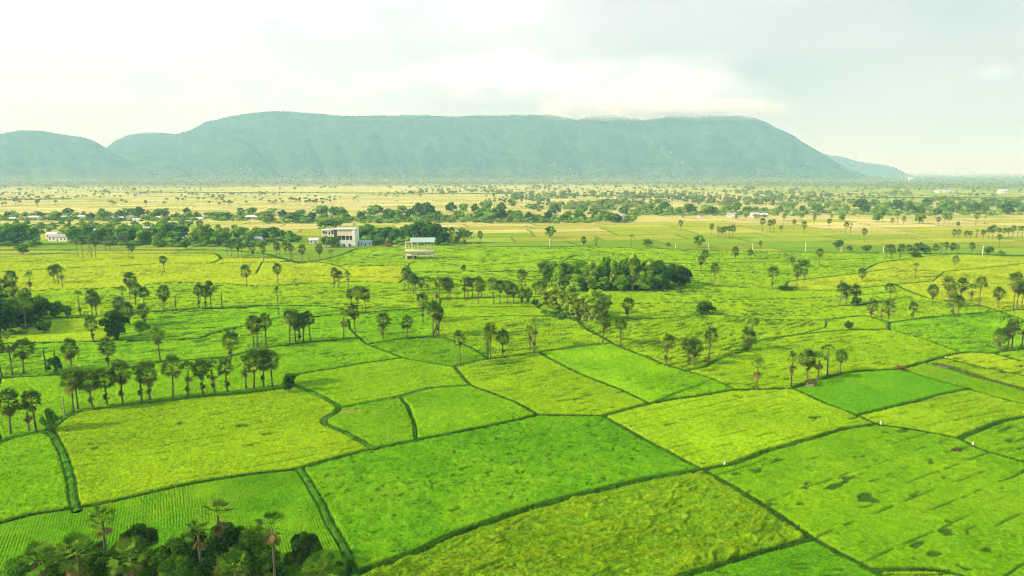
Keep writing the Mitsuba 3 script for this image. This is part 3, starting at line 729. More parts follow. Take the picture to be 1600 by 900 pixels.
for where, s in PALMS:
    items = []
    for q in s.split():
        a = q.split(',')
        st = ''.join(ch for ch in a[2] if ch.isalpha())
        items.append((float(a[0]), float(a[1]), float(a[2][:len(a[2]) - len(st)]), st))
    items.sort()
    big = items[0][1] > 440
    for n, (x, yb, yt, st) in enumerate(items):
        p = at(x, yb)
        H = float(np.clip(height_at(p, yt), 2.0 if 'b' in st else 5.5, 17))
        adj = 'thin sparse' if 't' in st else ('dead brown' if 'd' in st else ('trunkless young' if 'b' in st else 'sugar'))
        nm = {'sugar': 'sugar palm'}.get(adj, adj + ' sugar palm')
        lab = f'{nm} {where}' if len(items) == 1 else f'{ORD[n]} {nm} from the left {where}'
        palm(p, H, st, lab)
    if len(items) == 1 and False:
        print(where)
# ------------------------------------------------------------------ broad-leaved trees
def leaves_mesh(r_, centres, radii, n, size, cols, flat=0.85):
    """N leaf sprays (two crossed triangles' worth each) on and inside the clumps of a crown"""
    k = r_.choice(len(centres), n, p=radii ** 2 / (radii ** 2).sum())
    d = r_.normal(size=(n, 3)); d /= np.linalg.norm(d, axis=1, keepdims=True)
    d[:, 2] = np.where(d[:, 2] < -0.3, -d[:, 2] * 0.6, d[:, 2])
    rad = radii[k] * (0.62 + 0.5 * r_.random(n) ** 0.6)
    o = centres[k] + d * rad[:, None] * [1, 1, flat]
    nrm = d + 0.9 * r_.normal(size=(n, 3)); nrm /= np.linalg.norm(nrm, axis=1, keepdims=True)
    a = np.cross(nrm, r_.normal(size=(n, 3))); a /= np.linalg.norm(a, axis=1, keepdims=True) + 1e-9
    b = np.cross(nrm, a)
    s = (size * (0.6 + 0.8 * r_.random(n)))[:, None]
    v = np.stack([o - a * s, o + b * s * 0.55, o + a * s, o - b * s * 0.55], 1).reshape(-1, 3)
    i = np.arange(n) * 4
    f = np.vstack([np.column_stack([i, i + 1, i + 2]), np.column_stack([i, i + 2, i + 3])])
    tone = (0.6 + 0.8 * r_.random(len(centres)))[k] * (0.7 + 0.6 * r_.random(n))
    mixv = np.clip(r_.random(len(centres))[k] * 0.8 + 0.3 * (r_.random(n) - 0.3), 0, 1)[:, None]
    c = (cols[0] * (1 - mixv) + cols[1] * mixv) * tone[:, None]
    return v, f, np.repeat(c, 4, axis=0)


def make_tree(seed, w, h, trunk, n, size, cols, clumps=14, shape='round', bark=(0.13, 0.11, 0.085), core=True):
    """unit: metres; returns (trunk ply, crown ply)"""
    r_ = np.random.default_rng(seed)
    cz0, cz1 = trunk, h
    C, R = [], []
    for j in range(clumps):
        t = (j + 0.5) / clumps
        z = cz0 + (cz1 - cz0) * (0.16 + 0.72 * t)
        if shape == 'round':
            prof = math.sin(math.pi * (0.16 + 0.74 * t)) ** 0.8
        elif shape == 'tall':
            prof = 0.62 + 0.38 * math.sin(math.pi * (0.05 + 0.8 * t))
        else:
            prof = 1.0 - 0.75 * t
        az = j * 2.4 + r_.random() * 1.2
        prof = max(prof, 0.3)
        rr_ = w / 2 * prof * (0.25 + 0.75 * r_.random())
        C.append([rr_ * math.cos(az), rr_ * math.sin(az), z])
        R.append(w * (0.12 + 0.13 * r_.random()) * (0.6 + 0.4 * prof))
    C, R = np.array(C), np.array(R)
    m = MB()
    v, f, c = leaves_mesh(r_, C, R, n, size, np.array(cols))
    m.add(v, f, c)
    tk = MB()
    b = np.array(bark)
    tr = max(0.14, 0.028 * h)
    top = np.array([0.1 * w * (r_.random() - 0.5), 0.1 * w * (r_.random() - 0.5), cz0 + (cz1 - cz0) * 0.55])
    tk.tube([[0, 0, -0.2], [0, 0, 0.15 * h], top * [0.5, 0.5, 0] + [0, 0, max(trunk, 0.3 * h)], top], [tr * 1.3, tr, tr * 0.75, tr * 0.3], 6, b)
    for j in range(0, clumps, 2):
        z0 = min(C[j, 2] * 0.6, trunk + 0.35 * (h - trunk))
        tk.tube([[0, 0, max(0.12 * h, z0)], C[j] * [0.55, 0.55, 0] + [0, 0, (z0 + C[j, 2]) / 2 + 0.05 * h], C[j]], [tr * 0.5, tr * 0.33, tr * 0.12], 5, b)
    return tk.ply('vertex_mat', True), m.ply('leaf_mat')


DARK = [[0.035, 0.110, 0.008], [0.080, 0.195, 0.014]]
MIDG = [[0.085, 0.250, 0.014], [0.220, 0.430, 0.026]]
LIGHT = [[0.150, 0.330, 0.022], [0.300, 0.490, 0.040]]
PALE = [[0.240, 0.420, 0.034], [0.400, 0.560, 0.068]]
TREES = {
    'dark': [make_tree(500 + i, 8, 8.5, 0.1, 3400, 0.42, DARK, 18) for i in range(3)],
    'mid': [make_tree(510 + i, 8, 8.5, 0.2, 3400, 0.42, MIDG, 18) for i in range(4)],
    'light': [make_tree(520 + i, 7.5, 8.5, 0.3, 3000, 0.40, LIGHT, 17) for i in range(3)],
    'tall': [make_tree(530 + i, 5.2, 13, 0.5, 3600, 0.42, PALE, 22, 'tall', (0.34, 0.30, 0.22)) for i in range(4)],
    'bush': [make_tree(540 + i, 4, 3.2, 0.2, 700, 0.32, DARK if i else MIDG, 10) for i in range(3)],
    'far': [make_tree(550 + i, 9, 9, 0.0, 620, 0.9, [MIDG, LIGHT, LIGHT, MIDG, DARK][i], 12) for i in range(5)],
    'fartall': [make_tree(560 + i, 5.5, 11, 1.6, 420, 0.85, [LIGHT, PALE, MIDG][i], 12, 'tall', (0.3, 0.27, 0.2)) for i in range(3)],
    'near': [make_tree(570 + i, 7.5, 7.5, 0.8, 9000, 0.26, [DARK, MIDG, DARK][i], 24) for i in range(3)],
}
REF = {'dark': (8, 8.5), 'mid': (8, 8.5), 'light': (7.5, 8.5), 'tall': (5.2, 13), 'bush': (4, 3.2), 'far': (9, 9), 'fartall': (5.5, 11), 'near': (7.5, 7.5)}
r_tree = np.random.default_rng(123)
n_tree = 0


def tree(p, kind, w, h, label, group=None, name=None, cat=None):
    global n_tree
    n_tree += 1
    k = thing(name or ('shrub' if kind == 'bush' else 'tree'), label, cat or ('bush' if kind == 'bush' else 'tree'), group)
    rw, rh = REF[kind]
    tk, cr = TREES[kind][(n_tree * 7 + int(r_tree.random() * 5)) % len(TREES[kind])]
    tw = T().translate([float(p[0]), float(p[1]), float(p[2]) if len(p) > 2 else 0.0]).rotate([0, 0, 1], float(r_tree.random() * 360)).scale([float(w / rw), float(w / rw) * 0.95, float(h / rh)])
    scene[k + '__trunk'] = {**tk, 'to_world': tw}
    scene[k + '__crown'] = {**cr, 'to_world': tw}
    return k


def tree_px(x, yb, yt, wpx, kind, label, **kw):
    p = at(x, yb)
    w = wpx / FOC * (p[1] * CP + CAM_H * SP)
    return tree(p, kind, w, max(1.2, height_at(p, yt)), label, **kw)


# (where, kind, adjective, 'x,foot,top,width ...')
WOODS = [
    ('in the dark grove behind the pale trees', 'mid', 'leafy tree', '862,446,404,22 880,448,408,30 893,452,412,26 905,441,406,26 918,446,404,28 935,450,412,34 948,452,404,30 965,453,412,28 985,450,402,32 1000,452,412,30 1012,449,402,34 1022,453,416,30'),
    ('rising out of the dark grove', 'tall', 'pale tall tree', '872,452,405,17 925,454,400,16 958,455,405,15 988,454,398,17 1014,454,400,15 1040,452,410,14'),
    ('at the right end of the grove', 'dark', 'dark round tree', '955,440,402,34 978,443,405,30 1036,452,412,36 1046,446,408,34 1062,448,412,30 1070,447,418,20 1030,440,406,30'),
    ('in front of the dark grove', 'light', 'bright leafy tree', '852,437,404,22 900,455,425,28 925,456,428,26 942,455,430,26 970,456,426,30 1005,456,424,26 912,452,416,26'),
    ('of the pale trunked stand below the grove', 'tall', 'tall pale tree', '857,482,446,22 868,486,447,24 882,491,445,22 892,494,443,22 900,497,455,22 911,499,458,22 921,502,452,22 930,503,444,24 941,499,455,20 874,478,443,22 947,492,452,16'),
    ('in the dark stand at the left edge', 'dark', 'dark dense tree', '-8,505,452,50 8,520,463,44 22,510,470,40 -12,525,470,40 40,512,478,30 60,500,463,34 30,496,462,34'),
    ('by the dark stand at the left', 'mid', 'small tree', '87,497,471,22 106,497,476,12'),
    ('in the mixed clump left of centre', 'dark', 'dark egg shaped tree', '181,530,484,34'),
    ('at the left village front', 'mid', 'tree', '36,398,378,16 291,390,371,12 5,383,352,26 20,383,347,30 36,382,352,24 52,383,356,22'),
    ('among the sheds of the left village', 'mid', 'village tree', '118,381,356,26 135,378,352,24 160,379,354,26 178,378,353,28 196,380,352,30 212,378,354,26 228,381,356,22 260,378,343,28 285,376,352,30 240,372,352,24 275,380,358,24'),
    ('right of the left village', 'light', 'bright village tree', '308,383,356,24 322,384,352,22 336,384,356,20 350,380,354,24 375,378,352,26 390,380,358,24 400,370,354,18 312,361,343,9 341,362,349,10 367,361,350,10'),
    ('left of the white house', 'mid', 'tree', '412,374,356,24 428,375,354,24 440,374,358,18 452,377,366,16 465,378,368,14 510,386,366,22 522,387,370,14'),
    ('right of the white house', 'mid', 'tree', '562,376,353,22 577,376,350,28 592,378,352,24 606,377,352,24 618,380,354,20 630,376,356,18 640,378,348,24'),
    ('behind the open frame building', 'dark', 'dark tree', '655,377,346,24 668,379,345,26 682,381,347,26 693,382,354,18'),
    ('in the golden field behind the white house', 'light', 'light green tree', '508,357,340,28 525,356,342,24'),
    ('by the road behind the grove', 'light', 'small roadside tree', '1011,386,372,14 1092,387,366,16 860,372,352,16'),
    ('by the road on the right', 'mid', 'roadside tree', '1309,388,375,14 1354,394,382,13 1445,397,382,16 1544,398,385,12 1254,416,405,15'),
    ('in the right middle distance', 'light', 'hazy tree', '1370,347,331,16 1436,349,333,14 1315,346,333,10'),
    ('left of the round grove pair', 'dark', 'low dark tree', '1102,491,470,24'),
]
r_wood = np.random.default_rng(17)
for where, kind, adj, s in WOODS:
    it = sorted([tuple(float(z) for z in q.split(',')) for q in s.split()])
    for n, (x, yb, yt, wp) in enumerate(it):
        jw, jh = (0.8 + 0.45 * r_wood.random(), 0.86 + 0.24 * r_wood.random()) if len(it) > 5 else (1.05, 1.0)
        tree_px(x, yb, yb - (yb - yt) * jh, wp * jw, kind, f'{adj} {where}' if len(it) == 1 else f'{ORD[n]} {adj} from the left {where}')
SHRUBS = [('beside the two dead trunks on the left', '70,522,501,24'), ('at the foot of the mixed clump left of centre', '220,523,502,24'), ('at the right end of the long palm row', '452,614,584,22'), ('left of the long palm row', '80,672,640,22'),
          ('beside the dead trunk at the far left', '86,585,558,22'), ('under the left palms of the grove', '836,479,467,12'), ('small and dark in the field left of the grove', '724,424,414,8'), ('on the bund left of the dented field', '1326,516,502,15'),
          ('at the bush palms on the right', '1337,479,464,14'), ('long and dark under the right palm pair', '1228,455,446,22'), ('dark on the right end of the long shrubs', '1240,453,447,16'), ('on the bund right of centre', '1152,552,545,12'),
          ('low on the road right of centre', '1044,386,379,9'), ('by the white poles on the right road', '1327,393,384,9'), ('at the right road pole', '1564,400,392,12'), ('under the roadside palms', '1430,402,394,18'), ('at the foot of the bent palms', '1166,551,541,10')]
for where, s in SHRUBS:
    x, yb, yt, wp = (float(z) for z in s.split(','))
    tree_px(x, yb, yt, wp, 'bush', f'dark green shrub {where}' if 'dark' not in where else f'green shrub {where}')

# the tree belt of the village road across the picture, one by one; hazy, none told from the next
BELT = [(0, 410, 333, 344, 15, 46), (400, 610, 334, 347, 17, 30), (600, 800, 330, 346, 21, 36), (790, 990, 336, 348, 16, 36), (975, 1170, 325, 336, 16, 28), (1160, 1345, 325, 334, 13, 22), (1340, 1600, 322, 336, 18, 48),
        (760, 960, 322, 334, 12, 14), (110, 300, 348, 362, 14, 20)]
r_ = np.random.default_rng(77)
for (x0, x1, y0, y1, hp, n) in BELT:
    side = 'left' if x1 < 620 else ('middle' if x1 < 1000 else 'right')
    n = int(n * 0.61)
    for j in range(n):
        x = x0 + (x1 - x0) * (j + r_.random()) / n
        y = y1 - (y1 - y0) * r_.random() ** 1.5
        hh = hp * (0.45 + 0.65 * r_.random())
        kd, ad = ('far', 'round') if r_.random() < 0.68 else ('fartall', 'tall narrow')
        tree_px(x, y, y - hh, hh * (0.75 + 0.75 * r_.random()), kd, f'{ad} hazy tree in the {side} part of the long tree belt', group=f'{ad} trees of the hazy belt, {side} part')

# ------- palms and woods of the far plain
far_i, far_s = [], []
r_ = np.random.default_rng(31)


def pal_dens(x, y):
    d = 0.55 if x < 760 else 0.9
    if 300 < y < 304 or y > 326:
        d *= 0.5
    return d


tries = 0
while len(far_i) + len(far_s) < 1900 and tries < 22000:
    tries += 1
    y = 287 + 37 * r_.random() ** 1.35
    x = -60 + 1720 * r_.random()
    q = at(x, y)
    nz = float(fn(np.array([[q[0] * 1.0, q[1] * 0.35]]), 110, 3, 61)[0])
    if r_.random() < pal_dens(x, y) * sstep(0.38, 0.60, nz):
        (far_i if len(far_i) < 300 - n_palm - 8 and y > 312 else far_s).append((q[0], q[1]))
for q in far_i:
    palm(q, 9 + 5 * r_.random(), '', 'small hazy sugar palm standing in the golden fields beyond the tree belt', 'far palms beyond the tree belt')


def far_palms(pts, seed):
    """distant palms: a stem and a ball of fan leaves each, one mesh"""
    r_ = np.random.default_rng(seed)
    V, F, C, n = [], [], [], 0
    for (x, y) in pts:
        H = 8.5 + 5.5 * r_.random()
        o = np.array([x, y, 0])
        w = 0.28
        V.append(o + np.array([[-w, 0, 0], [w, 0, 0], [w, 0, H - 2], [-w, 0, H - 2], [0, -w, 0], [0, w, 0], [0, w, H - 2], [0, -w, H - 2]]))
        F.append(np.array([[0, 1, 2], [0, 2, 3], [4, 5, 6], [4, 6, 7]]) + n); C.append(np.tile([0.16, 0.14, 0.11], (8, 1))); n += 8
        k = 30
        d = r_.normal(size=(k, 3)); d /= np.linalg.norm(d, axis=1, keepdims=True); d[:, 2] = np.abs(d[:, 2]) * 1.0 - 0.25
        t = np.cross(d, r_.normal(size=(k, 3))); t /= np.linalg.norm(t, axis=1, keepdims=True)
        hub = o + [0, 0, H - 2.6]
        s = 2.7 + 1.1 * r_.random((k, 1))
        v = np.stack([hub + d * 0.7, hub + d * s * 0.95 + t * s * 0.42, hub + d * s * 0.95 - t * s * 0.42], 1).reshape(-1, 3)
        V.append(v); F.append(np.arange(3 * k).reshape(-1, 3) + n); n += 3 * k
        C.append(np.repeat(GREENS[r_.integers(4, size=k)] * (0.5 + 0.45 * r_.random((k, 1))), 3, axis=0))
    return mikit.ply((np.vstack(V), np.vstack(F)), 'vertex_mat', color=np.vstack(C))


k = thing('distant_palms', 'countless tiny sugar palms scattered over the far golden plain', 'palm trees', kind='stuff')
scene[k] = far_palms(far_s, 8)
p2 = []
for (x0, x1, y0, y1, n, mod) in [(-60, 760, 276.5, 288, 900, 0), (760, 1660, 276.5, 289, 1100, 0), (640, 800, 291, 303, 70, 1), (800, 1180, 291, 312, 220, 1), (1180, 1420, 300, 316, 130, 1), (1000, 1600, 312, 326, 130, 1), (-60, 200, 285, 300, 50, 1), (820, 1010, 312, 330, 90, 1), (1280, 1680, 284, 297, 170, 1), (-60, 1660, 283, 290, 1100, 2), (-60, 1660, 286, 298, 800, 2)]:
    for _ in range(n):
        x, y = x0 + (x1 - x0) * r_.random(), y0 + (y1 - y0) * r_.random()
        q = at(x, y)
        if mod == 2 and r_.random() < (y - 282) / 16:
            continue
        if mod and float(fn(np.array([[q[0], q[1] * 0.3]]), 120, 3, 67)[0]) < 0.42:
            continue
        p2.append(q)
k = thing('distant_woods', 'hazy low woods in strips across the far plain', 'woods', kind='stuff')
p2 = np.array(p2)
scene[k] = blob_trees(p2, 7 + 6 * r_.random(len(p2)), 9 + 9 * r_.random(len(p2)), 15, (0.075, 0.14, 0.025))

# ------- undergrowth of the villages and tree belts
p3 = []
for (x0, x1, y0, y1, n) in [(-60, 400, 336, 346, 420), (400, 620, 340, 349, 200), (600, 800, 338, 348, 260), (790, 990, 341, 349, 220), (970, 1170, 331, 337, 200), (1160, 1680, 328, 337, 420), (-60, 60, 372, 386, 60), (110, 260, 372, 384, 130), (230, 410, 374, 386, 130), (-60, 300, 350, 366, 160), (410, 460, 370, 378, 40), (555, 700, 374, 383, 110)]:
    for _ in range(n):
        p3.append(at(x0 + (x1 - x0) * r_.random(), y0 + (y1 - y0) * r_.random()))
p3 = np.array(p3)
k = thing('undergrowth', 'low green scrub and hedges between the village trees', 'undergrowth', kind='stuff')
scene[k] = blob_trees(p3, 2.0 + 6.0 * r_.random(len(p3)) ** 3, 4 + 6 * r_.random(len(p3)), 25, (0.085, 0.190, 0.024))
# scrub on the floor of the groves
p4 = []
for (x0, x1, y0, y1, n) in [(865, 1065, 447, 456, 90), (-20, 60, 500, 524, 40), (850, 915, 480, 500, 30)]:
    for _ in range(n):
        p4.append(at(x0 + (x1 - x0) * r_.random(), y0 + (y1 - y0) * r_.random()))
p4 = np.array(p4)
k = thing('grove_scrub', 'low scrub on the floor of the dark groves', 'undergrowth', kind='stuff')
scene[k] = blob_trees(p4, 0.8 + 1.6 * r_.random(len(p4)), 1.6 + 2.2 * r_.random(len(p4)), 35, (0.045, 0.125, 0.014))
# ------------------------------------------------------------------ houses, sheds, poles and the small things
mat('plaster_cream', (0.62, 0.58, 0.46)); mat('plaster_white', (0.72, 0.72, 0.68)); mat('plaster_blue', (0.56, 0.66, 0.64)); mat('concrete', (0.50, 0.48, 0.44), 0.9)
mat('iron_white', (0.66, 0.68, 0.68), 0.45, metallic=0.3); mat('iron_grey', (0.36, 0.37, 0.37), 0.5, metallic=0.3); mat('iron_teal', (0.30, 0.45, 0.40), 0.6); mat('iron_blue', (0.22, 0.42, 0.52), 0.5)
mat('opening_dark', (0.035, 0.04, 0.045), 0.4); mat('wood_brown', (0.085, 0.072, 0.045), 1.0, specular=0.0); mat('wood_pale', (0.30, 0.26, 0.18), 0.9); mat('roof_tile', (0.34, 0.13, 0.08)); mat('cloth_white', (0.80, 0.80, 0.76)); mat('straw', (0.07, 0.066, 0.022), 1.0, specular=0.0)
mat('red_paint', (0.42, 0.06, 0.04))


def box_ply(x0, x1, y0, y1, z0, z1, m):
    b = trimesh.creation.box([x1 - x0, y1 - y0, z1 - z0])
    b.apply_translation([(x0 + x1) / 2, (y0 + y1) / 2, (z0 + z1) / 2])
    return mikit.ply(b, m)


class House:
    """parts are given in the house's own metres: x along its front, y away from the viewer, z up"""
    def __init__(s, p, turn, name, label, cat, group=None):
        s.k = thing(name, label, cat, group)
        s.tw = T().translate([float(p[0]), float(p[1]), 0]).rotate([0, 0, 1], float(turn))
        s.n = {}

    def put(s, part, d, parent=None):
        base = f'{parent or s.k}__{part}'
        i = s.n.get(base, -1) + 1
        s.n[base] = i
        key = base if i == 0 else f'{base}_{i:03d}'
        scene[key] = {**d, 'to_world': s.tw}
        return key

    def box(s, part, x0, x1, y0, y1, z0, z1, m, parent=None):
        return s.put(part, box_ply(x0, x1, y0, y1, z0, z1, m), parent)

    def gable(s, x0, x1, y0, y1, z0, rise, m, over=0.5, along='x', part='roof'):
        """two sloping sheets with a real thickness"""
        t = 0.12
        if along == 'x':
            ym = (y0 + y1) / 2
            P = [(x0 - over, y0 - over, z0 - 0.1), (x0 - over, ym, z0 + rise), (x0 - over, y1 + over, z0 - 0.1)]
            Q = [(x1 + over, b, c) for _, b, c in P]
        else:
            xm = (x0 + x1) / 2
            P = [(x0 - over, y0 - over, z0 - 0.1), (xm, y0 - over, z0 + rise), (x1 + over, y0 - over, z0 - 0.1)]
            Q = [(a, y1 + over, c) for a, _, c in P]
        v = [*P, *Q, *[(a, b, c + t) for a, b, c in P], *[(a, b, c + t) for a, b, c in Q]]
        f = []
        for a, b in ((0, 1), (1, 2)):
            f += [[a, b, b + 3], [a, b + 3, a + 3], [a + 6, b + 9, b + 6], [a + 6, a + 9, b + 9], [a, b + 6, b], [a, a + 6, b + 6], [a + 3, b + 3, b + 9], [a + 3, b + 9, a + 9]]
        f += [[0, 3, 9], [0, 9, 6], [2, 8, 11], [2, 11, 5]]
        key = s.put(part, mikit.ply((np.array(v, float), np.array(f)), m))
        gs = []
        if along == 'x':
            for x in (x0, x1 - 0.15):
                gs.append(MB().add([(x, y0, z0), (x, y1, z0), (x, ym, z0 + rise - 0.05), (x + 0.15, y0, z0), (x + 0.15, y1, z0), (x + 0.15, ym, z0 + rise - 0.05)], [[0, 1, 2], [3, 5, 4], [0, 2, 5], [0, 5, 3], [1, 4, 5], [1, 5, 2]]))
        else:
            for y in (y0, y1 - 0.15):
                gs.append(MB().add([(x0, y, z0), (x1, y, z0), (xm, y, z0 + rise - 0.05), (x0, y + 0.15, z0), (x1, y + 0.15, z0), (xm, y + 0.15, z0 + rise - 0.05)], [[0, 2, 1], [3, 4, 5], [0, 3, 5], [0, 5, 2], [1, 2, 5], [1, 5, 4]]))
        return key, gs


def cottage(px, yb, wpx, hpx, turn, wallm, roofm, label, along='x', group=None, door=True, deep=0.6, name='house', cat='house'):
    p = at(px, yb)
    w = wpx / FOC * (p[1] * CP + CAM_H * SP)
    h = max(2.6, height_at(p, yb - hpx))
    rise = 0.34 * h
    eave = h - rise
    H = House(p, turn, name, label, cat, group)
    d = w * deep
    H.box('wall', -w / 2, w / 2, 0, d, -0.1, eave, wallm)
    _, g = H.gable(-w / 2, w / 2, 0, d, eave, rise, roofm, 0.6, along)
    for g_ in g:
        H.put('gable', mikit.ply(g_.arrays()[:2], wallm))
    if door and wpx > 6:
        n = max(2, int(w / 3.2))
        for j in range(n):
            xc = -w / 2 + (j + 0.5) * w / n
            if j == n // 2:
                H.box('door', xc - 0.55, xc + 0.55, -0.06, 0.02, 0, min(2.2, eave * 0.8), 'wood_brown')
            else:
                H.box('window', xc - 0.6, xc + 0.6, -0.05, 0.02, eave * 0.32, eave * 0.74, 'opening_dark')
    return H


# the big white house with the flat roof
p = at(531, 385.5); m_ = 1 / FOC * (p[1] * CP + CAM_H * SP)
H = House(p, -3, 'house', 'large white flat roofed house with a long dark gallery behind the open frame building', 'house')
def Z(y): return float(height_at(p, y))
ux = lambda x: float((x - 531) * m_)
zr, zu0, zg0 = Z(357.5), Z(368.5), Z(375.5)
H.box('wall', ux(521), ux(555.5), 0.6, 14, -0.1, zg0, 'plaster_blue', None)
H.box('gallery', ux(521.5), ux(551), 2.2, 13.9, zg0, zu0, 'opening_dark')
H.box('upper_wall', ux(527), ux(551), 0.9, 13.8, zu0, zr - 1.2, 'plaster_cream')
H.box('side_wall', ux(551), ux(555.2), 0.3, 14.2, zg0, zr - 0.6, 'plaster_white')
H.box('roof', ux(521), ux(556), -0.4, 14.8, zr - 0.6, zr, 'iron_white')
H.box('wing_wall', ux(502), ux(520.8), 1.5, 13, -0.1, Z(360), 'plaster_cream')
H.box('wing_roof', ux(512), ux(521.2), 0.9, 13.5, Z(360), Z(358.4), 'iron_white')
H.box('wing_roof', ux(501.5), ux(511.8), 0.9, 13.5, Z(360.1), Z(359.2), 'plaster_white')
for x0, x1, y0, y1 in [(504, 507.5, 361.5, 365.5), (517.5, 520.5, 360.5, 366), (508.5, 511, 362, 366), (513.5, 515.5, 362, 367)]:
    w_ = H.box('window', ux(x0), ux(x1), 1.38, 1.52, Z(y1), Z(y0), 'opening_dark')
    H.box('sill', ux(x0) - 0.15, ux(x1) + 0.15, 1.2, 1.5, Z(y1) - 0.18, Z(y1) - 0.02, 'plaster_white', w_)
for x in (522, 527.5, 533.5, 539.5, 545.5):
    H.box('pillar', ux(x), ux(x) + 0.45, 0.75, 1.25, zg0, zu0, 'plaster_cream')
for j in range(7):
    H.box('railing_post', ux(522.5) + j * 2.6, ux(522.5) + j * 2.6 + 0.12, 0.95, 1.07, zg0, zg0 + 1.1, 'iron_grey')
H.box('railing', ux(522), ux(551), 0.9, 1.0, zg0 + 1.0, zg0 + 1.12, 'iron_grey')
for j in range(3):
    H.box('door', ux(527 + j * 9), ux(527 + j * 9) + 1.6, 0.5, 0.62, -0.05, 2.6, 'wood_brown')
H.box('water_tank', ux(514), ux(517), 4, 6, Z(358.4), Z(356.3), 'iron_grey')

# the unfinished open frame building with the green roof
p = at(655, 405.5); m_ = 1 / FOC * (p[1] * CP + CAM_H * SP)
H = House(p, 4, 'frame_building', 'unfinished open frame building of pale posts under a green roof', 'building')
ux = lambda x: float((x - 655) * m_)
z1, z2, z3 = Z(392), Z(379), Z(372.2)
dep = 9.0
H.box('floor_slab', ux(633), ux(678), 0, dep, z1 - 0.55, z1, 'plaster_cream')
H.box('floor_slab', ux(633), ux(678), 0, dep, Z(399) - 0.2, Z(399) + 0.15, 'concrete')
H.box('ground_wall', ux(633), ux(646), 0.2, dep - 0.3, -0.1, Z(399) - 0.2, 'plaster_cream')
H.box('ground_wall', ux(646.1), ux(650), 2.5, dep - 1, -0.1, Z(399) - 0.2, 'wood_brown')
H.box('shutter', ux(636.5), ux(645), 0.08, 0.24, 0.1, Z(400), 'wood_brown')
for j in range(10):
    x = ux(633.2) + (ux(677.4) - ux(633.2)) * j / 9
    for y in (0.1, dep / 2, dep - 0.4):
        if j % 2 == 0 or y == 0.1:
            H.box('post', x, x + 0.32, y, y + 0.32, z1, z2 if j > 1 else z2 - 0.8, 'plaster_cream')
        if j % 2 == 0:
            H.box('lower_post', x, x + 0.30, y, y + 0.30, -0.1, z1 - 0.55, 'wood_pale')
for y in (0.08, dep - 0.42):
    H.box('beam', ux(633), ux(678), y, y + 0.36, z2, z2 + 0.35, 'plaster_cream')
H.box('side_beam', ux(633), ux(633) + 0.36, 0.46, dep - 0.44, z2 - 0.01, z2 + 0.33, 'plaster_cream')
H.box('side_beam', ux(678) - 0.36, ux(678), 0.46, dep - 0.44, z2 - 0.01, z2 + 0.33, 'plaster_cream')
_, g = H.gable(ux(643), ux(678), 0, dep, z2 + 0.4, z3 - z2 - 0.4, 'iron_teal', 0.8)
for g_ in g:
    H.put('gable', mikit.ply(g_.arrays()[:2], 'iron_teal'))

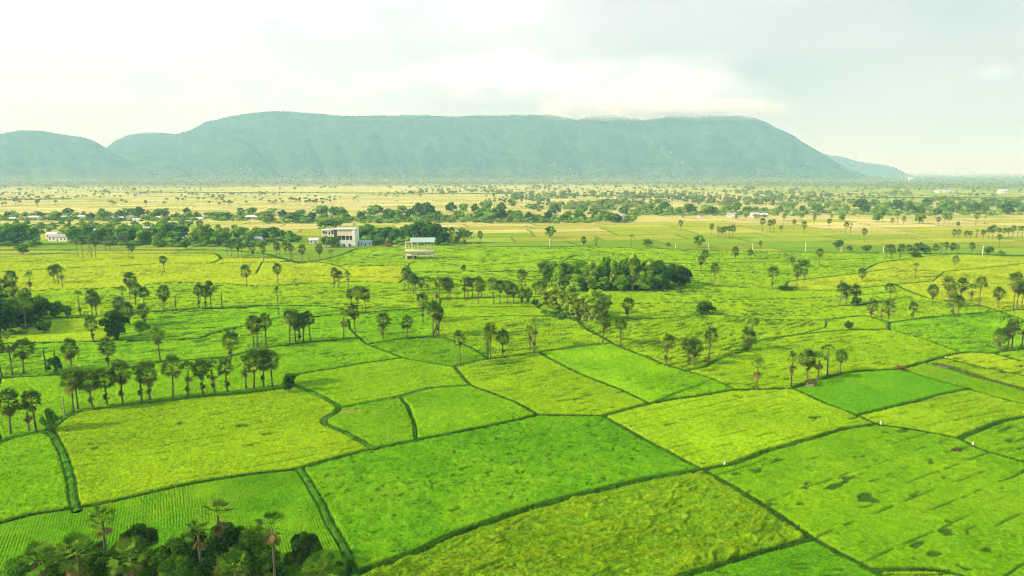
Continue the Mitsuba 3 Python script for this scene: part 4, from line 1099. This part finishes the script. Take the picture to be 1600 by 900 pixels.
SHEDS = [  # x, foot, width, height, turn, wall, roof, label
    (571, 384, 19, 8, 5, 'plaster_blue', 'iron_blue', 'small blue walled shed right of the large white house', 'x'), (592, 380, 12, 6, -8, 'iron_grey', 'iron_grey', 'grey iron shed between the blue shed and the frame building', 'x'),
    (490, 381, 13, 9, 12, 'plaster_white', 'iron_white', 'low white iron roofed shed left of the large white house', 'x'), (402, 378, 12, 8, -10, 'plaster_white', 'iron_white', 'small white shed under trees at the left village edge', 'x'),
    (402, 343, 38, 6, 0, 'iron_grey', 'iron_white', 'long low white roofed shed in the golden field', 'x'), (90, 377, 30, 10, -3, 'plaster_white', 'iron_grey', 'long grey roofed shed at the front of the left village', 'x'),
    (80, 373, 16, 10, 0, 'plaster_white', 'iron_white', 'white roofed house behind the long grey shed', 'x'), (283, 378, 15, 10, 8, 'plaster_white', 'iron_white', 'white house among trees right of the left village', 'x'), (146, 363, 15, 5, 0, 'iron_grey', 'iron_white', 'white iron roof among the left village trees', 'x'), (163, 361, 10, 5, 0, 'iron_grey', 'iron_white', 'narrow white roof right of another among the village trees', 'x'),
    (228, 362, 10, 8, 0, 'iron_grey', 'iron_grey', 'grey shed in the trees of the left village', 'x'), (977, 339, 17, 9, 25, 'plaster_cream', 'iron_grey', 'cream house with a grey roof in the middle of the tree belt', 'y'), (905, 333, 12, 5, 0, 'iron_grey', 'iron_grey', 'grey roof in the tree belt left of the cream house', 'x'),
    (1143, 335, 14, 7, -15, 'plaster_white', 'iron_grey', 'white house in the tree belt right of centre', 'x'), (1180, 334, 12, 6, 0, 'plaster_white', 'iron_white', 'first white roof right of the white belt house', 'x'), (1193, 335, 14, 6, 5, 'iron_grey', 'iron_white', 'second white roof right of the white belt house', 'x'), (1096, 336, 8, 5, 0, 'plaster_white', 'roof_tile', 'tiny red roofed house in the tree belt', 'x'),
    (1570, 302, 13, 6, 0, 'plaster_white', 'iron_white', 'white shed in the mist at the far right', 'x'), (1478, 301, 22, 3, 0, 'plaster_white', 'iron_white', 'long white shed in the far right plain', 'x'), (712, 342, 9, 6, 0, 'roof_tile', 'roof_tile', 'reddish house in the middle tree belt', 'x'), (774, 342, 10, 5, 0, 'plaster_white', 'roof_tile', 'small house at the middle of the tree belt', 'x'),
    (19, 340, 9, 5, 0, 'plaster_white', 'iron_white', 'leftmost white roof of the left belt village', 'x'), (52, 338, 15, 5, 0, 'plaster_white', 'iron_white', 'wide white roof second from the left in the belt village', 'x'), (86, 339, 10, 5, 0, 'iron_grey', 'iron_white', 'third white roof from the left in the belt village', 'x'), (98, 338, 9, 5, 0, 'plaster_white', 'iron_white', 'fourth white roof from the left in the belt village', 'x'),
    (125, 338, 12, 6, 10, 'plaster_white', 'iron_white', 'fifth white roof from the left in the belt village', 'x'), (173, 339, 9, 5, 0, 'plaster_white', 'iron_white', 'sixth white roof from the left in the belt village', 'x'), (189, 339, 6, 5, 0, 'plaster_white', 'iron_white', 'tiny seventh white roof in the belt village', 'x'), (203, 340, 10, 9, 20, 'plaster_white', 'iron_white', 'tall white gabled house in the left belt village', 'y'),
    (212, 341, 11, 4, 0, 'plaster_white', 'iron_white', 'low white annex beside the tall gabled belt house', 'x'), (247, 338, 5, 4, 0, 'plaster_white', 'iron_white', 'lone tiny white roof right of the gabled belt house', 'x'), (310, 340, 12, 5, 0, 'plaster_white', 'iron_white', 'white roof at the right end of the left belt village', 'x'), (394, 372, 8, 5, 0, 'iron_grey', 'iron_grey', 'small grey roof behind the left village trees', 'x'),
]
for x, yb, w, h, tn, wm, rm, lab, al in SHEDS:
    yb += 4.5 if 332 < yb < 342 else 0
    cottage(x, yb, w, h, tn, wm, rm, lab, al, name='shed' if 'shed' in lab else 'house', cat='shed' if 'shed' in lab else 'house')
# far white towers and block houses
for x, yb, w, h, lab in [(921, 282, 6, 9, 'tall white block house before the mountain in the centre'), (1423, 284, 5, 7, 'white block tower in the far right woods'), (214, 331, 9, 6, 'white block house at the edge of the far golden field on the left')]:
    p = at(x, yb)
    m_ = 1 / FOC * (p[1] * CP + CAM_H * SP)
    H = House(p, 0, 'block_house', lab, 'house')
    ww, hh = w * m_, float(height_at(p, yb - h))
    H.box('wall', -ww / 2, ww / 2, 0, ww * 0.8, -0.1, hh, 'plaster_white')
    H.box('roof', -ww / 2 - 0.6, ww / 2 + 0.6, -0.6, ww * 0.8 + 0.6, hh, hh + 1.2, 'iron_white')
    for j in range(3):
        H.box('window', -ww / 2 + (j + 0.35) * ww / 3, -ww / 2 + (j + 0.7) * ww / 3, -0.1, 0.05, hh * 0.45, hh * 0.65, 'opening_dark')
# small white buildings on the mountain side
i_ = 0
for x, y in [(1048, 238), (1022, 253), (1066, 255), (860, 259), (890, 264), (866, 257), (1262, 256), (1256, 262)]:
    D_ = np.arange(5200, 7000, 10.0)
    dx, dy = (x - 800) / FOC, (450 - y) / FOC
    dirv = np.array([dx, CP + dy * SP, -SP + dy * CP])
    Q = dirv[None] * (D_ / dirv[1])[:, None] + [0, 0, CAM_H]
    dd, ii = mtree.query(Q[:, :2])
    hit = np.flatnonzero(MV[ii, 2] > Q[:, 2])
    if not len(hit):
        continue
    q = Q[hit[0]]
    H = House(q, 0, 'hillside_house', f'{ORD[i_]} of the tiny white buildings on the forested mountain side', 'house'); i_ += 1
    H.tw = T().translate([float(v) for v in q])
    H.box('wall', -4, 4, -3, 3, -12, 4, 'plaster_cream')
    _, g = H.gable(-4, 4, -3, 3, 4, 2, 'iron_grey')
    for g_ in g:
        H.put('gable', mikit.ply(g_.arrays()[:2], 'plaster_white'))

# poles
for lab, x, yb, yt in [('left of the grove by the road', 859, 387, 373), ('behind the grove', 1055, 389, 380), ('right of the grove', 1107, 391, 379), ('small one right of centre', 1176, 389, 380), ('tall one on the right', 1258, 394, 379), ('short one on the right', 1314, 394, 386),
                       ('before the right roadside palms', 1380, 395, 384), ('near the right edge', 1535, 399, 384), ('right of the frame building', 739, 381, 366)]:
    p = at(x, yb); h = float(height_at(p, yt))
    k = thing('power_pole', f'pale concrete power pole by the road, {lab}', 'pole')
    tw = T().translate([float(p[0]), float(p[1]), 0.0])
    m = MB().tube([[0, 0, -0.2], [0, 0, h]], [0.24, 0.16], 6)
    scene[k + '__shaft'] = {**mikit.ply(m.arrays()[:2], 'plaster_white', smooth=40), 'to_world': tw}
    scene[k + '__crossarm'] = {**box_ply(-0.9, 0.9, -0.24, -0.12, h - 0.9, h - 0.74, 'concrete'), 'to_world': tw}
    scene[k + '__insulator'] = {**box_ply(-0.78, -0.66, -0.24, -0.12, h - 0.74, h - 0.5, 'plaster_white'), 'to_world': tw}
    scene[k + '__insulator_001'] = {**box_ply(0.66, 0.78, -0.24, -0.12, h - 0.74, h - 0.5, 'plaster_white'), 'to_world': tw}
# bare dead palm trunks
for lab, x, yb, yt, pale in [('left of the three palms in the left field', 275, 485, 462, 0), ('right of the three palms in the left field', 347, 481, 456, 0), ('leaning left of two at the far left', 72, 582, 547, 0), ('beside the young palm at the far left', 85, 559, 546, 0), ('pale, left of the long palm row', 101, 652, 619, 1), ('short, in the field under the white house', 483, 408, 402, 0), ('on the bund right of the grove pair', 836, 479, 468, 0)]:
    p = at(x, yb); h = float(height_at(p, yt))
    m = MB().tube([[0, 0, -0.1], [0.08, 0, 0.5 * h], [-0.22 if x == 72 else 0.05, 0.1, h]], [0.27, 0.19, 0.17], 7)
    k = thing('dead_trunk', f'bare dead palm trunk {lab}', 'tree trunk')
    scene[k] = {**mikit.ply(m.arrays()[:2], 'wood_pale' if pale else 'wood_brown', smooth=40), 'to_world': T().translate([float(p[0]), float(p[1]), 0.0])}
# white cloth bird scarers
for lab, x, yb, yt in [('at the bund crossing in the lower right centre', 1132, 727, 719), ('on the bund by the right field corner', 1376, 664, 656), ('on the bund near the straw heap', 1520, 696, 689), ('small one by the pond left of centre', 541, 646, 642), ('small one in the bright paddy', 979, 601, 597), ('small one by the reed bank', 1477, 560, 556)]:
    p = at(x, yb); h = 0.85 * float(height_at(p, yt))
    k = thing('bird_scarer', f'white cloth bird scarer on a stick {lab}', 'scarecrow')
    tw = T().translate([float(p[0]), float(p[1]), 0.0])
    st = MB().tube([[0, 0, -0.2], [0, 0, h]], 0.03, 5)
    scene[k + '__stick'] = {**mikit.ply(st.arrays()[:2], 'wood_brown'), 'to_world': tw}
    a = np.linspace(0, 2 * np.pi, 13)[:-1]
    rings = [(0.16 * h, 0.24), (0.4 * h, 0.22), (0.7 * h, 0.13), (h + 0.04, 0.03)]
    v = np.concatenate([np.column_stack([np.cos(a) * r * (1 + 0.22 * np.cos(3 * a)), np.sin(a) * r, np.full(12, z)]) for z, r in rings])
    f = [[i * 12 + j, i * 12 + (j + 1) % 12, (i + 1) * 12 + (j + 1) % 12] for i in range(3) for j in range(12)] + [[i * 12 + j, (i + 1) * 12 + (j + 1) % 12, (i + 1) * 12 + j] for i in range(3) for j in range(12)]
    scene[k + '__cloth'] = {**mikit.ply((v, f), 'cloth_white', smooth=True), 'to_world': tw}
# the little field hut by the five palms
p = at(1269, 606)
H = House(p, 15, 'field_hut', 'little pale field hut with a dark thatched roof below the five palms', 'hut')
H.box('platform', -1.2, 1.2, 0, 1.5, 0.35, 0.7, 'wood_pale')
for x in (-1.1, 1.0):
    for y in (0.05, 1.3):
        H.box('post', x, x + 0.12, y, y + 0.12, -0.2, 1.7, 'wood_brown')
H.box('wall', -1.05, 1.05, 1.2, 1.28, 0.7, 1.5, 'wood_pale')
_, g = H.gable(-1.2, 1.2, 0, 1.5, 1.7, 0.7, 'straw', 0.3)
# the straw heap and the stack of logs
def lump(n, r, h, seed):
    r_ = np.random.default_rng(seed)
    s = trimesh.creation.icosphere(subdivisions=3)
    v = np.array(s.vertices) * [r, r * 0.75, h]
    v += (meshkit.fbm(v * 2.2, 3, seed)[:, None] - 0.5) * 0.9 * np.array(s.vertices) * min(r, h * 1.5)
    v[:, 2] = np.maximum(v[:, 2], -0.1)
    return v, np.array(s.faces)
p = at(1495, 706)
k = thing('straw_heap', 'dark brown straw heap in the wide green paddy at the right', 'heap')
scene[k + '__straw'] = {**mikit.ply(lump(3, 1.3, 0.8, 4), 'straw', smooth=20), 'to_world': T().translate([float(p[0]), float(p[1]), 0.15])}
for j in range(5):
    m = MB().tube([[-1.2 + 0.3 * j, -0.6, 0.75 + 0.05 * j], [0.4 + 0.25 * j, 0.7 - 0.2 * j, 1.0]], 0.07, 6)
    scene[k + '__branch' + (f'_{j:03d}' if j else '')] = {**mikit.ply(m.arrays()[:2], 'wood_brown'), 'to_world': T().translate([float(p[0]), float(p[1]), 0.0])}
RUST = [[0.17, 0.09, 0.03], [0.25, 0.15, 0.05]]
TREES['rust'] = [make_tree(590, 3, 2.2, 0.1, 500, 0.22, RUST, 9)]; REF['rust'] = (3, 2.2)
tree(at(1407, 580), 'rust', 3.0, 1.9, 'rusty brown bush on the bund at the right', name='bush', cat='bush')
TREES['pink'] = [make_tree(592, 5, 6, 1.5, 700, 0.4, [[0.34, 0.17, 0.12], [0.28, 0.24, 0.09]], 11)]; REF['pink'] = (5, 6)
tree_px(608, 392, 376, 12, 'pink', 'reddish leaved tree between the white house and the frame building')
# reeds along the brown bank at the right, bamboo by the road
def reeds(P, w, n, hh, cols, seed):
    r_ = np.random.default_rng(seed)
    g = smooth_line([at(*q)[:2] for q in P])
    j = r_.integers(0, len(g), n)
    o = np.column_stack([g[j] + r_.normal(size=(n, 2)) * w, np.zeros(n)])
    an = r_.random(n) * 6.28
    d = np.column_stack([np.cos(an), np.sin(an), np.zeros(n)]) * 0.12
    top = np.column_stack([(r_.random((n, 2)) - 0.5) * 0.5, hh * (0.5 + 0.6 * r_.random(n))])
    v = np.stack([o - d, o + d, o + top], 1).reshape(-1, 3)
    c = np.repeat(np.array(cols)[r_.integers(len(cols), size=n)] * (0.6 + 0.7 * r_.random((n, 1))), 3, axis=0)
    return mikit.ply((v, np.arange(3 * n).reshape(-1, 3)), 'crop_mat', color=c)
k = thing('reeds', 'brown dry reeds along the ditch bank at the right', 'reeds', kind='stuff')
scene[k] = reeds([(1460, 570), (1490, 577), (1530, 591), (1600, 611), (1690, 635)], 0.7, 2600, 1.1, [[0.20, 0.15, 0.06], [0.10, 0.14, 0.03], [0.06, 0.15, 0.015]], 3)
# the muddy pool by the ditch bank and the earth patch by the bend left of centre
scene['pool_water'] = {'type': 'principled', 'base_color': rgb((0.10, 0.12, 0.09)), 'roughness': 0.08, 'specular': 0.5}
def disc(px, py, rx, ry, z, turn, m, seed):
    p = at(px, py)
    a = np.linspace(0, 2 * np.pi, 41)[:-1]
    k_ = 1 + 0.35 * (meshkit.noise(np.column_stack([np.cos(a) * 1.7 + seed, np.sin(a) * 1.7, a * 0])) - 0.5)
    x, y = np.cos(a) * rx * k_, np.sin(a) * ry * k_
    c, s = math.cos(turn), math.sin(turn)
    v = np.column_stack([p[0] + c * x - s * y, p[1] + s * x + c * y, np.full(40, z)])
    v = np.vstack([v, [[p[0], p[1], z]], v * [1, 1, 0] + [0, 0, -0.4]])
    f = [[i, (i + 1) % 40, 40] for i in range(40)] + [[i, i + 41, (i + 1) % 40 + 41] for i in range(40)] + [[i, (i + 1) % 40 + 41, (i + 1) % 40] for i in range(40)]
    return mikit.ply((v, np.array(f)), m)
struct('pond', disc(1477, 574, 2.6, 2.2, 0.42, 0.3, 'pool_water', 3), 'small muddy pond at the head of the reed bank')
mat('bare_earth', (0.20, 0.17, 0.05), 0.95)
struct('earth_patch', disc(551, 645, 3.0, 1.4, 0.44, 0.2, 'bare_earth', 8), 'patch of bare earth by the bend of the wide bund')
# far canal banks: thin dark lines across the golden plain
for j, (P, w) in enumerate([([(150, 300.5), (400, 301.5), (800, 303)], 9), ([(840, 306), (1000, 306.5), (1100, 307)], 9), ([(1340, 309), (1480, 309.5), (1660, 310)], 10), ([(-40, 313), (60, 312), (110, 311)], 6)]):
    g = np.array([at(*q)[:2] for q in P])
    s = np.linspace(0, 1, 120); g = np.column_stack([np.interp(s, np.linspace(0, 1, len(P)), g[:, k_]) for k_ in (0, 1)])
    v = np.concatenate([np.column_stack([g[:, 0], g[:, 1] + o, 1.6 * z + z * 1.6 * meshkit.noise(np.column_stack([g / 14.0, g[:, 0] * 0 + o]))]) for o, z in ((-w, 0), (-w / 2, 1), (w / 2, 1), (w, 0))])
    i = np.concatenate([np.arange(119) + 120 * r for r in range(3)])
    struct('canal_bank', mikit.ply((v, np.vstack([np.column_stack([i, i + 1, i + 121]), np.column_stack([i, i + 121, i + 120])])), 'bank_mat'), None)
scene['bank_mat'] = {'type': 'twosided', 'b': {'type': 'diffuse', 'reflectance': rgb((0.06, 0.11, 0.03))}}

# ------------------------------------------------------------------ the near palms and trees at the lower left
r_close = np.random.default_rng(5)
CL_TR = [make_trunk(600 + i) for i in range(3)]
for n, (px, py, H_, s, nl, nd, low, lab) in enumerate([
        (340, 806, 11.5, 1.15, 17, 10, 0.15, 'near sugar palm with a sparse top behind the round trees at lower left'), (425, 824, 11.5, 1.05, 15, 14, 0.12, 'near sugar palm on a tall thin trunk with a red brown collar'),
        (310, 835, 9.5, 1.0, 18, 8, 0.0, 'near sugar palm half hidden left of the sparse topped one'), (120, 868, 9.5, 1.25, 26, 20, -0.35, 'near drooping palm with dry hanging fronds at the lower left'),
        (203, 872, 9.0, 1.25, 26, 20, -0.35, 'near drooping palm with dry hanging fronds right of its twin'), (368, 892, 7.0, 1.2, 28, 3, 0.1, 'bright green young palm at the bottom left of centre'), (500, 893, 5.5, 1.15, 20, 8, 0.0, 'spiky palm with pale dead stalks at the bottom'),
        (62, 876, 8.0, 1.15, 30, 10, -0.3, 'near dark palm at the lower left corner'), (160, 815, 8.5, 1.1, 22, 8, 0.0, 'near palm with light leaf tips above the drooping twins')]):
    p = at(px, py, H_)
    live, dead, each = make_crown(610 + n, nl, nd, 1.35, 1.55, 17, split=True, low=low)
    k = thing('sugar_palm', lab, 'palm tree')
    base = T().translate([float(p[0]), float(p[1]), 0.0]).rotate([0, 0, 1], float(r_close.random() * 360))
    s *= 0.86
    tw = base.translate([0, 0, H_]).scale(s)
    scene[k + '__trunk'] = {**CL_TR[n % 3], 'to_world': base.scale([1, 1, H_])}
    for j, m in enumerate(each):
        scene[k + '__frond' + (f'_{j:03d}' if j else '')] = {**m.ply('palm_mat'), 'to_world': tw}
    scene[k + '__dead_fronds'] = {**dead.ply('palm_mat'), 'to_world': tw}
for px, py, zc, w, h, kind, lab in [(290, 868, 4.5, 8, 8.0, 'near', 'near dark round tree left of the sparse topped palm'), (345, 862, 4.5, 7.5, 8.5, 'near', 'near dark round tree under the sparse topped palm'), (395, 862, 4.0, 7, 7.5, 'near', 'near dark tree left of the thin trunked palm'),
                              (470, 858, 3.2, 5.2, 5.5, 'near', 'near dark tree right of the thin trunked palm'), (245, 880, 3.5, 6, 6, 'near', 'near green tree right of the drooping twin palms'), (160, 885, 3.5, 6, 6, 'near', 'near green tree between the drooping twin palms'), (92, 880, 3.5, 5.5, 6, 'near', 'near green tree left of the drooping twin palms'),
                              (210, 845, 3.5, 5.5, 6, 'near', 'near dark tree behind the drooping twin palms'), (130, 862, 3.2, 5.5, 5.5, 'near', 'near dark tree left behind the drooping twin palms'), (365, 880, 3.5, 6.5, 6.5, 'near', 'near dark tree behind the bright young palm'), (280, 895, 3.2, 6, 6, 'near', 'near dark tree at the bottom edge below the round one'), (505, 880, 1.8, 3.6, 3.6, 'near', 'near low dark tree beside the spiky palm'), (540, 886, 1.2, 3.0, 2.4, 'bush', 'dark bush at the lower end of the wide ditch'), (40, 893, 3, 6, 5.5, 'near', 'near tree in the lower left corner'), (330, 898, 3.0, 6, 6, 'near', 'near tree at the bottom edge left of the young palm'), (428, 893, 2.4, 4.5, 4.5, 'near', 'near leafy tree at the bottom right of the young palm')]:
    p = at(px, py, zc)
    tree((p[0], p[1], 0.0), kind, w, h, lab)
# ------------------------------------------------------------------ the air
HZ = 790.0
scene['haze'] = {'type': 'cube', 'to_world': T().translate([0, 0, (HZ - 4.0) / 2 - 2.0]).scale([80000, 80000, (HZ + 8) / 2]),
                 'bsdf': {'type': 'null'}, 'interior': {'type': 'ref', 'id': 'haze_air'}}
labels['haze'] = {'kind': 'stuff', 'label': 'thin morning haze over the whole plain', 'category': 'haze'}

# the cloud that brushes the summit
def cloud_grid():
    nx, ny, nz = 72, 20, 20
    z, y, x = np.meshgrid((np.arange(nz) + 0.5) / nz, (np.arange(ny) + 0.5) / ny, (np.arange(nx) + 0.5) / nx, indexing='ij')
    P = np.stack([x * 17, y * 5, z * 3.4], -1)
    n = meshkit.fbm(P, 4, 91)
    body = sstep(0.15, 0.55, z) * sstep(0, 0.12, x) * sstep(1, 0.55, x) * sstep(0, 0.2, y) * sstep(1, 0.8, y) * sstep(1.0, 0.86, z)
    edge = np.clip((n + 0.30 * z - 0.50) * 3.0, 0, 1)
    return (1.1e-4 + CLOUD_D * body * edge).astype(np.float32)[..., None]
CLOUD_D = 0.013
scene['cloud_air'] = {'type': 'heterogeneous', 'albedo': {'type': 'rgb', 'value': [0.985, 0.99, 0.99]}, 'sigma_t': {'type': 'gridvolume', 'grid': mi.VolumeGrid(cloud_grid()), 'filter_type': 'trilinear',
                      'to_world': T().translate([250, 6560, 500]).scale([2650, 900, 275])}}
scene['cloud'] = {'type': 'cube', 'to_world': T().translate([250 + 1325, 6560 + 450, 500 + 137.5]).scale([1325, 450, 137.5]), 'bsdf': {'type': 'null'}, 'interior': {'type': 'ref', 'id': 'cloud_air'}, 'exterior': {'type': 'ref', 'id': 'haze_air'}}
labels['cloud'] = {'kind': 'stuff', 'label': 'low white cloud brushing the summit right of centre', 'category': 'cloud'}

# the ground mist that lies over the far plain
def mist_grid():
    nx, ny, nz = 48, 40, 16
    z, y, x = np.meshgrid((np.arange(nz) + 0.5) / nz, (np.arange(ny) + 0.5) / ny, (np.arange(nx) + 0.5) / nx, indexing='ij')
    n = meshkit.fbm(np.stack([x * 9, y * 6, z * 1.5], -1), 3, 17)
    d = np.exp(-z * 48 / 15.0) * sstep(0.0, 0.10, y) * sstep(1.0, 0.85, z) * np.clip(0.4 + 1.5 * (n - 0.25), 0.1, 1.4)
    return (1.12e-4 + MIST_D * d).astype(np.float32)[..., None]
MIST_D = 2.6e-4
scene['mist_air'] = {'type': 'heterogeneous', 'albedo': {'type': 'rgb', 'value': [0.68, 0.945, 0.985]}, 'sigma_t': {'type': 'gridvolume', 'grid': mi.VolumeGrid(mist_grid()), 'filter_type': 'trilinear',
                     'to_world': T().translate([-6500, 650, -1.5]).scale([13000, 4550, 48])}}
scene['mist'] = {'type': 'cube', 'to_world': T().translate([0, 650 + 2275, -1.5 + 24]).scale([6500, 2275, 24]), 'bsdf': {'type': 'null'}, 'interior': {'type': 'ref', 'id': 'mist_air'}, 'exterior': {'type': 'ref', 'id': 'haze_air'}}
labels['mist'] = {'kind': 'stuff', 'label': 'thin ground mist lying over the far plain', 'category': 'mist'}
